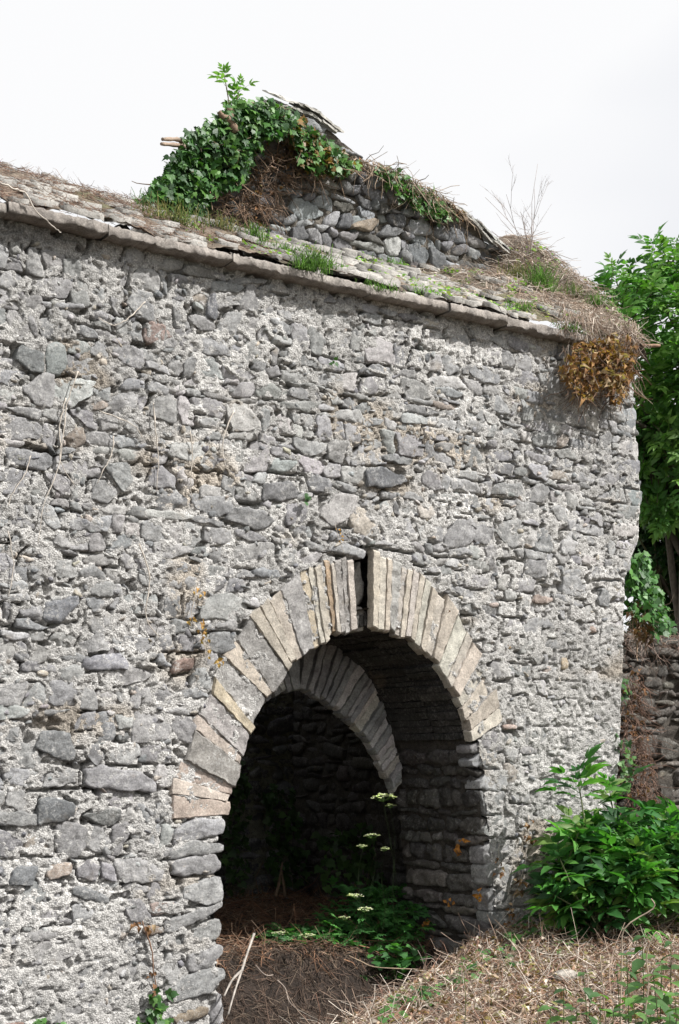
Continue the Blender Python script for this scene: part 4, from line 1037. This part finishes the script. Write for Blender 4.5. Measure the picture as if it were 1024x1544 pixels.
foliage(ms, 'ivy', IVY, np.stack([xm, ym, roof_z(xm, ym)+rl.uniform(.01, .06, n)], 1), np.stack([np.cos(an), np.sin(an), rl.normal(.3, .3, n)], 1), np.stack([rl.normal(0, .4, n), rl.normal(-.6, .3, n), np.ones(n)], 1), .026*rl.uniform(.6, 1.4, n), [(.15, .30, .05), (.22, .36, .08), (.3, .33, .12)], 'leaf', rl, 0)
# ground litter
def ground_litter(name, label, n, xr_, yr_, wf, cols, L0, L1, r, wz=.04):
    x = rl.uniform(*xr_, n); y = rl.uniform(*yr_, n); k = rl.uniform(0, 1, n) < wf(x, y); x, y = x[k], y[k]; n = len(x)
    C_ = np.stack([x, y, ground_h(x, y)+rl.uniform(0, wz, n)], 1); an = rl.uniform(0, 6.28, n)
    D_ = np.stack([np.cos(an), np.sin(an), rl.normal(0, .16, n)], 1); e = .15
    D_[:, 2] += (ground_h(x+D_[:, 0]*e, y+D_[:, 1]*e)-ground_h(x, y))/e
    litter(name, label, 'litter', C_, D_, rl.uniform(L0, L1, n), rl.uniform(r*.5, r*1.5, n), cols, rl, .42)
pitd = lambda x, y: (x-8.4)*(-.617)+(y+.1)*.787-.1
ground_litter('straw_litter', 'pale dry stalks covering the sunlit mound in front of the wall', 18500, (4.5, 11.0), (-4.2, -.02), lambda x, y: (pitd(x, y) < .16)*(.55+.5*sst(-.6, .4, vn(x*1.5, y*1.5, 0, 9))), STRAW+[(.3, .17, .12)], .06, .34, .0038)
n = 10000; x = rl.uniform(4.6, 11, n); y = rl.uniform(-4.2, -.05, n); k = pitd(x, y) < .2; x, y = x[k], y[k]; n = len(x); an = rl.uniform(0, 6.28, n); deb = empty('leaf_litter', (8.5, -1.5, gz(8.5, -1.5)), 'dry curled leaves strewn over the stalks on the mound', 'litter'); deb['kind'] = 'stuff'
foliage(deb, 'dead', DEAD, np.stack([x, y, ground_h(x, y)+rl.uniform(.01, .05, n)], 1), np.stack([np.cos(an), np.sin(an), rl.normal(0, .3, n)], 1), np.stack([rl.normal(0, .4, n), rl.normal(0, .4, n), np.ones(n)], 1), .045*rl.uniform(.5, 1.5, n), [(.4, .3, .22), (.28, .17, .11), (.52, .45, .38), (.2, .12, .08)], 'dead_leaf', rl, 0)
ground_litter('pit_litter', 'dark brown twigs and roots on the bank below the arch', 17000, (4.6, 8.5), (-3.0, 1.0), lambda x, y: (pitd(x, y) > .05)*1., [(.10, .065, .045), (.14, .09, .065), (.06, .04, .028), (.2, .15, .11)], .06, .26, .0032)  # twig tints darkened too, with the hollow's shade put in
ground_litter('passage_litter', 'reddish brown twigs on the floor inside the arch', 4200, (5.9, 9.7), (.7, 5.0), lambda x, y: x*0+.9, [(.30, .16, .09), (.2, .11, .07), (.36, .25, .17)], .1, .4, .004, .08)
n = 1500; x = rl.uniform(10.28, 13.6, n); C_ = np.stack([x, rl.uniform(GWY-.12, GWY+.55, n), gtz+rl.uniform(0, .13, n)], 1)
litter('wall_top_roots', 'dry pinkish roots matted along the top of the low dark wall', 'litter', C_, np.stack([rl.normal(0, 1, n), rl.normal(-.3, .5, n), rl.normal(-.35, .5, n)], 1), rl.uniform(.1, .4, n), rl.uniform(.0025, .005, n), [(.30, .21, .17), (.38, .29, .24), (.2, .13, .1)], rl, .35)
ivy_patch('corner_ivy', 'bright green ivy growing at the corner between wall and dark tree', 'ivy', [(952,842),(975,830),(985,870),(1000,905),(1012,950),(990,955),(975,930),(955,925),(948,900)], .3, 360, .06, rl, cols=[(.05,.15,.03),(.08,.2,.04),(.035,.1,.025)], depth=.3, nobj=150)
ivy_patch('brown_corner_ivy', 'orange dead ivy leaves just below the bright corner ivy', 'dead ivy', [(950,915),(975,900),(985,935),(980,965),(955,965)], .3, 110, .06, rl, cols=BRN, tpl=DEAD, mat='dead_leaf', key='dead', depth=.2, twigs=60)
ivy_patch('root_mass', 'brown matted roots clinging to the corner beside the low wall', 'roots', [(942,1010),(968,1005),(972,1090),(985,1160),(992,1225),(950,1230),(940,1150),(938,1080)], .6, 120, .05, rl, cols=[(.2, .1, .05), (.26, .14, .07), (.14, .08, .05)], tpl=DEAD, mat='dead_leaf', key='dead', depth=.25, twigs=420, twig_col=(.17, .10, .07))
ivy_patch('low_corner_ivy', 'small green ivy strip down the corner above the elder bush', 'ivy', [(930,1115),(945,1110),(955,1150),(950,1195),(936,1185)], .05, 60, .05, rl, depth=.12)
ivy_patch('mid_corner_ivy', 'tiny ivy sprig on the corner at the height of the low wall top', 'ivy', [(936,1030),(948,1010),(952,1040),(942,1060)], .1, 22, .045, rl, depth=.08)
# ---------------------------------------------------------------- vines and withered sprigs on the front wall
def wall_vine(label, pxs, r, tint=(.60, .54, .47), name='wall_vine', cat='vine', Y=-.045, leaves=None, lcols=BRN, lsize=.05, ltpl=None, lmat='dead_leaf', key='dead'):
    p = [P(a, b, Y+rl.uniform(-.012, .012)) for a, b in pxs]; o = empty(name, p[0], label, cat)
    mesh_obj('stem', *tube(smooth(p, 5)+rl.normal(0, .003, (len(smooth(p, 5)), 3)), r, r*.5, 5, rl, .2), M['bark'], o, tint, True)
    if leaves:
        lp = np.array([P(a+rl.normal(0, 4), b+rl.normal(0, 4), Y-rl.uniform(.0, .05)) for a, b, k in leaves for _ in range(k)]); n = len(lp)
        foliage(o, key, ltpl or DEAD, lp, np.stack([rl.normal(0, .6, n), rl.normal(-.3, .3, n), rl.normal(-.7, .5, n)], 1), np.stack([rl.normal(0, .5, n), -np.ones(n), rl.normal(.3, .4, n)], 1), lsize*rl.uniform(.6, 1.2, n), lcols, lmat, rl, n)
    return o
z3 = lambda *p: [(a/2.56, 260+b/2.56) for a, b in p]
VN = [(z3((255,870),(235,960),(232,1050),(240,1130),(290,1210)), 'long pale vine stem curling down the left part of the wall'),
      (z3((595,890),(600,1000),(612,1110),(605,1230)), 'straight pale stem hanging down the wall left of centre'),
      (z3((905,920),(870,1000),(860,1080),(870,1140)), 'short bent pale stem on the wall below the middle cornice'),
      (z3((440,1020),(430,1090),(400,1150),(375,1200)), 'small pale root curving left on the grey wall'),
      (z3((120,1090),(95,1170),(60,1220),(30,1290)), 'thin root slanting down near the left picture edge'),
      (z3((560,500),(500,560),(440,590),(380,560)), 'wispy root crossing stones just under the left cornice'),
      (z3((735,1000),(745,1100),(735,1200),(740,1260)), 'thin upright stem right of the straight pale one'),
      ([(118,560),(104,600),(96,650),(90,700),(66,760),(58,820)], 'very long thin root wandering down the far left wall'),
      ([(12,800),(20,850),(14,900)], 'short root at the left edge of the wall, mid height'),
      ([(210,820),(226,870),(220,930),(240,960)], 'faint root on the wall between the left edge and arch'),
      ([(150,620),(200,640),(215,660)], 'tiny curved root near the upper left stones')]
for p, l in VN: wall_vine(l, p, rl.uniform(.0045, .0065))
wall_vine('thick pale root running down the left roof end', [(0,276),(22,285),(40,293),(55,318),(78,340),(92,350)], .007, Y=-.2)
wall_vine('withered yellow-brown vine left of the arch ring', [(300,885),(288,930),(306,960),(312,1000)], .004, leaves=[(298,890,4),(285,932,4),(306,938,4),(309,950,4),(309,965,4),(310,985,3),(328,1000,4)], lcols=[(.42,.27,.09),(.35,.2,.07)], lsize=.045)
wall_vine('withered sprig hanging over the crown of the arch', [(505,790),(512,815),(520,835)], .003, leaves=[(510,800,3),(513,818,3)], lcols=[(.45,.25,.07)], lsize=.03)
wall_vine('orange withered vine on the wall right of the jamb', [(797,1230),(796,1265),(790,1310),(778,1345),(768,1395)], .004, leaves=[(795,1240,4),(797,1262,4),(782,1330,5),(787,1345,5),(766,1368,4),(764,1385,5)], lsize=.06)
wall_vine('short orange vine just outside the right jamb', [(752,1275),(752,1300),(754,1320)], .003, leaves=[(752,1300,3),(753,1315,5)], lsize=.055)
wall_vine('orange leaf wedged in the right haunch stones', [(674,916),(678,922)], .002, leaves=[(676,919,2)], lsize=.035)
wall_vine('orange leaf on the wall right of the arch', [(768,968),(770,975)], .002, leaves=[(769,972,2)], lsize=.035)
wall_vine('brown and green ivy rooting down the lower left wall', [(215,1390),(228,1430),(232,1465),(238,1510)], .007, tint=(.25, .15, .1), leaves=[(205,1392,6),(222,1400,4),(230,1470,4),(232,1490,4)], lsize=.05)
o = wall_vine('dark green ivy sprouting at the base of the left jamb', [(225,1546),(232,1520),(240,1505)], .005, tint=(.2, .14, .1), leaves=[(235,1500,9),(225,1530,12),(250,1540,12),(212,1545,8),(258,1500,4),(240,1520,9)], lcols=G_IVY, lsize=.06, ltpl=IVY, lmat='ivy', key='ivy')
wall_vine('small green sprig at the bottom edge of the left wall', [(62,1550),(66,1535)], .003, leaves=[(64,1540,8),(92,1545,4)], lcols=[(.08, .2, .04)], lsize=.045, ltpl=IVY, lmat='ivy', key='ivy')
wall_vine('little green fern rooted above the arch crown', [(458,750),(466,756)], .002, leaves=[(462,750,7)], lcols=[(.05, .12, .04)], lsize=.04, ltpl=IVY, lmat='ivy', key='ivy')
wall_vine('tiny green sprig high on the wall under mid cornice', [(503,545),(506,550)], .002, leaves=[(504,547,4)], lcols=[(.06, .14, .04)], lsize=.035, ltpl=IVY, lmat='ivy', key='ivy')
# orange leaves on the shaded reveal of the right jamb
for (a, b), l in (((702,1268), 'pair of orange leaves on the shaded inner face of the jamb'), ((690,1282), 'lower orange leaf cluster on the inner face of the jamb'), ((722,1345), 'orange leaf near the front edge of the inner jamb'), ((678,1362), 'brown leaf cluster on the lower inner jamb'), ((642,1392), 'brown leaves at the foot of the inner jamb')):
    q = np.array(PX(a, b, 8.36)); o = empty('withered_leaves', q, l, 'dead leaves'); n = 5
    foliage(o, 'dead', DEAD, q+rl.normal(0, .025, (n, 3)), rl.normal(0, .6, (n, 3))+np.array([-.3, 0, -.5]), np.stack([-np.ones(n), rl.normal(-.5, .4, n), rl.normal(0, .4, n)], 1), .06*rl.uniform(.6, 1.1, n), [(.5, .22, .05), (.4, .18, .05)], 'dead_leaf', rl, n)
# ---------------------------------------------------------------- inside the arch
def gz(x, y): return float(ground_h(np.array(x), np.array(y)))
def herb(name, label, cat, px, py, Y, n, size, h, spread_, rng, tpls=FERN, cols=G_IVY, key='fern', nobj=60):
    b = P(px, py, Y); b = (b[0], b[1], gz(b[0], b[1])); o = empty(name, b, label, cat)
    pos = np.array(b)+rng.normal(0, 1, (n, 3))*np.array([spread_, spread_*.8, 0])+np.array([0, 0, 1])*rng.uniform(.02, h, (n, 1)); an = rng.uniform(0, 6.28, n)
    foliage(o, key, tpls, pos, np.stack([np.cos(an), np.sin(an), rng.uniform(-.1, .8, n)], 1), np.stack([rng.normal(0, .3, n), rng.normal(-.3, .3, n), np.ones(n)], 1), size*rng.uniform(.6, 1.2, n), cols, 'leaf', rng, nobj)
    k = min(n, 24); paths = [[np.array(b)+(pos[i]-np.array(b))*np.array([.3, .3, 0]), pos[i]*.5+np.array(b)*.5+np.array([0, 0, .05]), pos[i]] for i in range(k)]
    stem_obj('stems', paths, .004, .002, 'leaf', o, (.07, .12, .03), rng, 4); return o
rh = np.random.default_rng(707)
GI = [(.07, .20, .055), (.10, .26, .07), (.05, .15, .045)]
herb('leafy_weeds', 'green leafy weeds at the back of the passage beside the right jamb', 'weeds', 590, 1420, 1.0, 200, .17, .34, .16, rh, cols=GI)
herb('leafy_weeds', 'low green weeds spread across the middle of the passage floor', 'weeds', 520, 1415, 1.2, 260, .16, .2, .3, rh, cols=GI)
herb('leafy_weeds', 'taller green weeds standing in the dark behind the right jamb', 'weeds', 560, 1390, 1.5, 220, .2, .5, .22, rh, cols=GI)
herb('leafy_weeds', 'sparse green weeds on the litter near the left of the passage', 'weeds', 440, 1415, 1.3, 150, .14, .14, .18, rh, cols=GI)
herb('ivy_shoots', 'broad-leaved ivy shoots at the lip of the bank by the jamb foot', 'ivy', 600, 1425, .55, 110, .075, .3, .12, rh, IVY, GI, 'ivy', 60)
US = [((578,1200),.10,'widest white flower head, in front of the dark arch by the jamb'),((589,1215),.04,'tiny greenish flower head just under the widest one'),((561,1259),.06,'white flower head second highest in the dark arch'),((579,1280),.045,'small white flower head right of the second highest'),((547,1276),.045,'dim greenish flower head left of the small white one'),
      ((538,1350),.07,'flat white flower head over the green weeds'),((551,1370),.065,'white flower head lowest near the jamb'),((520,1384),.05,'small white flower head in the weeds left of the lowest'),((420,1407),.055,'white flower head at the left over brown litter'),((464,1410),.055,'loose white flower head near the passage centre')]
for (pt, r, l) in US:
    yu = .55; r = r*1.1; q = np.array(P(pt[0], pt[1], yu)); g0 = np.array([q[0]+rh.uniform(-.05, .4), yu+.15, gz(q[0]+.1, yu+.15)]); o = empty('umbel_plant', g0, l, 'flower')
    umbel(o, q, r, rh, name='flower_head'); stem_obj('stem', [[g0, g0*.6+q*.4+np.array([rh.uniform(-.05, .12), 0, .0]), g0*.25+q*.75+np.array([rh.uniform(-.03, .06), 0, .02]), q-np.array([0, 0, r*.5])]], .0022, .0012, 'leaf', o, (.035, .055, .022), rh, 4)
branch('broken_stump', 'splintered dead stump standing in the brown litter at the back', [[P(416,1352,3.0), P(421,1330,3.0), P(426,1300,3.0)], [P(430,1352,3.0), P(426,1325,3.0), P(424,1310,3.0)]], .022, .008, (.16, .11, .07), 'stump')
branch('pale_branch', 'forked bleached branch lying against the dark bank beside the left jamb', [[P(383,1408,.35), P(372,1440,.2), P(364,1465,.05), P(354,1495,-.1), P(344,1530,-.2)], [P(366,1462,.05), P(350,1478,.0), P(338,1502,-.1)]], .012, .007, (.40, .36, .32))
branch('small_root', 'small bleached root on the dark bank, right of the pale branch', [[P(385,1455,.15), P(400,1470,.1), P(412,1470,.1)], [P(418,1478,.05), P(430,1490,.0), P(436,1510,-.1), P(448,1522,-.1)]], .006, .004, (.32, .26, .22))
branch('long_twig', 'long thin twig lying from the bank lip to the jamb foot', [[P(526,1441,.25), P(545,1450,.2), P(565,1458,.1), P(615,1461,.0), P(668,1462,-.1)]], .006, .004, (.33, .25, .17), 'twig')
branch('leaning_twig', 'pale twig standing up against the front of the inner jamb foot', [[P(642,1462,-.05), P(636,1445,-.02), P(630,1433,.0)]], .003, .002, (.4, .34, .28), 'twig')
# ivy on the inner wall
for (pl_, l, n_) in (([(340,1150),(372,1150),(372,1330),(345,1345),(336,1300)], 'faint ivy on the dark inner wall at the left of the arch', 160), ([(395,1180),(440,1180),(470,1330),(410,1330)], 'dark ivy covering the back wall low in the arch', 220), ([(480,1260),(560,1240),(580,1340),(490,1345)], 'dark ivy leaves deep behind the flower heads', 200)):
    ivy_patch('inner_ivy', l, 'ivy', pl_, 4.9 if pl_[0][0] < 450 else 3.0, n_, .075, rh, cols=[(.05, .1, .035), (.07, .13, .04)], depth=.2)
# ---------------------------------------------------------------- ground cover, stones and nettles in front
def creeper(label, pxs, Z_of, n, rng, size=.05):
    pts_ = []
    for (a, b, r_) in pxs:
        for _ in range(n//len(pxs)):
            px, py = a+rng.normal(0, r_), b+rng.normal(0, r_*.5)
            # walk along the ray to the ground
            Z_ = 8.5
            for it in range(60):
                X_ = (px-512)/FPX*Z_; x = X_*CT+Z_*ST; y = Z_*CT-X_*ST-10; z = EYE-(py-HOR)/FPX*Z_
                if z < gz(x, y)+.03 or y > -.06: break
                Z_ += .08
            pts_.append((x, y, gz(x, y)+rng.uniform(.02, .09)))
    pts_ = np.array(pts_); n = len(pts_); o = empty('ground_ivy', pts_.mean(0), label, 'ivy'); an = rng.uniform(0, 6.28, n)
    foliage(o, 'ivy', IVY, pts_, np.stack([np.cos(an), np.sin(an), rng.normal(.1, .3, n)], 1), np.stack([rng.normal(0, .4, n), rng.normal(-.5, .3, n), np.ones(n)], 1), size*rng.uniform(.6, 1.3, n), [(.06, .16, .035), (.09, .21, .05), (.04, .11, .03)], 'ivy', rng, n); return o
creeper('green ivy creeping down the mound edge at the bottom of the picture', [(585,1535,14),(612,1520,10),(640,1515,8)], None, 60, rh, .05)
creeper('ivy trailing over the mound edge below the jamb foot', [(662,1492,14),(690,1488,10),(640,1500,8),(705,1470,10)], None, 70, rh, .045)
creeper('ivy and weeds gathered at the foot of the right jamb', [(735,1448,10),(760,1440,12),(775,1420,8),(700,1462,8),(790,1405,8)], None, 90, rh, .045)
creeper('few ivy leaves at the foot of the elder bush', [(810,1405,12),(850,1432,12),(770,1460,8)], None, 36, rh, .045)
def rock(px, py, sz, label, tint, rng, Z0=None):
    Z_ = 8.5
    for it in range(90):
        X_ = (px-512)/FPX*Z_; x = X_*CT+Z_*ST; y = Z_*CT-X_*ST-10; z = EYE-(py-HOR)/FPX*Z_
        if z < gz(x, y)+.03 or y > -.1: break
        Z_ += .05
    th, ph = np.meshgrid(np.linspace(0, math.pi, 11), np.linspace(0, 2*math.pi, 16, endpoint=False), indexing='ij')
    D3 = np.stack([np.sin(th)*np.cos(ph), np.sin(th)*np.sin(ph), np.cos(th)], -1); o = rng.uniform(0, 50)
    r = np.ones(th.shape)
    for k in range(9):
        v = rng.normal(0, 1, 3); v /= np.linalg.norm(v); c = rng.uniform(.55, .9); dt = (D3*v).sum(-1); r = np.where(dt > .05, np.minimum(r, c/np.maximum(dt, .05)), r)
    r = r*(1+.05*vn(D3[..., 0]*4+o, D3[..., 1]*4, D3[..., 2]*4, 3)); V = (D3*r[..., None])*np.array([1, .7, .5])*sz
    an = rng.uniform(0, 6.28); R_ = np.array([[math.cos(an), -math.sin(an), 0], [math.sin(an), math.cos(an), 0], [0, 0, 1]]); V = V@R_.T+np.array([x, y, gz(x, y)+sz*.12])
    i, j = np.meshgrid(np.arange(10), np.arange(16), indexing='ij'); j2 = (j+1) % 16
    F = np.stack([i*16+j, (i+1)*16+j, (i+1)*16+j2, i*16+j2], -1).reshape(-1, 4)
    return tag(mesh_obj('stone', V.reshape(-1, 3), F, M['stone'], None, tint), label, 'stone')
for a in ((956,1438,.10,'largest whitish-grey stone by the foot of the elder bush',(.45,.46,.48)),(853,1472,.11,'pale wedge-shaped stone in the middle of the mound',(.50,.46,.40)),(752,1506,.09,'flat pale brown stone on the lower mound',(.42,.36,.28)),
          (655,1514,.07,'pale stone at the mound edge among ivy',(.40,.37,.30)),(728,1476,.05,'small grey stone above the flat brown one',(.35,.34,.34)),(870,1436,.07,'flat tan stone just below the bush shadow',(.38,.34,.28)),
          (905,1452,.05,'small pale stone left of the whitish one',(.5,.48,.45)),(820,1452,.05,'small light stone between bush and wedge stone',(.48,.46,.43)),(968,1468,.05,'small white stone below the largest one',(.5,.5,.5)),
          (930,1465,.06,'pale stone behind the nettle tops',(.45,.43,.4)),(770,1478,.04,'tiny pale stone on the straw near the ivy',(.46,.43,.4)),(893,1490,.05,'pale stone among nettle stems',(.45,.42,.36))):
    rock(*a, rh)
def nettle(px, pyt, Z_, label, rng, lsz=.07, lean=0., cols=((.07, .15, .04), (.10, .2, .05), (.05, .11, .035))):
    X_ = (px-512)/FPX*Z_; x = X_*CT+Z_*ST; y = Z_*CT-X_*ST-10; zt = EYE-(pyt-HOR)/FPX*Z_; g0 = np.array([x-lean, y, gz(x-lean, y)]); tp = np.array([x, y, zt])
    o = empty('nettle', g0, label, 'nettle'); mid = g0*.5+tp*.5+rng.normal(0, .02, 3); path = smooth([g0, mid, tp], 5)
    mesh_obj('stem', *tube(path, .0038, .002, 5), M['leaf'], o, (.12, .14, .06), True)
    pos, fwd, up, sc = [], [], [], []; H = tp[2]-g0[2]; k = 0; t = 1.0
    while t > .25 and k < 9:
        p = g0*(1-t)+tp*t+4*t*(1-t)*(mid-(g0+tp)/2); a0 = k*1.57+rng.uniform(-.3, .3)
        for sd in (0, math.pi):
            if rng.random() < .85: pos.append(p); fwd.append((math.cos(a0+sd), math.sin(a0+sd), rng.uniform(-.5, .3))); up.append((rng.normal(0, .2), rng.normal(-.2, .2), 1)); sc.append(lsz*rng.uniform(.7, 1.1)*(.55+.15*min(k, 3)))
        t -= .07/max(H, .2); k += 1
    foliage(o, 'ovate', OVATE, pos, fwd, up, sc, cols, 'leaf', rng, len(pos))
NT = [(968,1412,7.4,'nettle with the highest leafy top at the lower right'),(1012,1420,7.6,'nettle standing at the right picture edge'),(930,1455,7.2,'nettle just left of the highest one'),(880,1468,7.4,'slender nettle in the middle of the front weeds'),(850,1492,7.3,'leftmost leafy nettle of the front weeds'),
      (905,1500,6.9,'low broad-leaved nettle at the bottom edge'),(985,1470,6.9,'dark-leaved nettle near the bottom right corner'),(955,1505,6.7,'short nettle in front of the dark-leaved one'),(830,1520,7.0,'small nettle sprout left of the leftmost leafy one'),(1018,1500,6.8,'nettle cropped by the bottom right corner'),(870,1522,6.9,'bottom nettle between the sprout and the broad-leaved one')]
NT += [(945,1440,7.0,'leafy nettle between the hook stalk and the highest one'),(998,1452,7.1,'nettle close behind the right edge one'),(1010,1530,6.4,'broad-leaved nettle in the very bottom right corner'),(925,1525,6.5,'nettle low at the bottom, left of the short one'),(890,1512,7.5,'small nettle by the pale stone among stems'),(975,1530,6.5,'nettle low at the bottom, right of the short one')]
for a in NT: nettle(*a, rh, .12)
for (pp, l) in (([(700,1560),(702,1500),(696,1440)], 'single thin green stalk rising alone from the mound'), ([(742,1520),(738,1480),(730,1455)], 'short bare stalk on the straw mound')):
    pts_ = [PZ(a, 8.6 if a < 730 else 9.5, b) for a, b in pp]; o = Acc(); o.add(*tube(smooth(pts_), .003, .002, 4), (.16, .17, .07)); tag(o.obj('stalk', M['leaf'], None, True, pts_[0]), l, 'stalk')
for (pp, l) in (([(968,1560),(978,1480),(975,1440),(990,1405),(1002,1425)], 'pale dry stalk bent over like a hook at the lower right'), ([(935,1560),(938,1450),(942,1400),(985,1370),(982,1355)], 'bleached curved stalk rising in front of the elder bush'), ([(915,1560),(910,1500),(905,1440)], 'straight dry stalk between the nettles')):
    pts_ = [PZ(a, 7.3, b) for a, b in pp]; o = Acc(); o.add(*tube(smooth(pts_), .0045, .003, 5, rh, .1), (.42, .33, .25)); tag(o.obj('dry_stalk', M['straw'], None, True, pts_[0]), l, 'stalk')
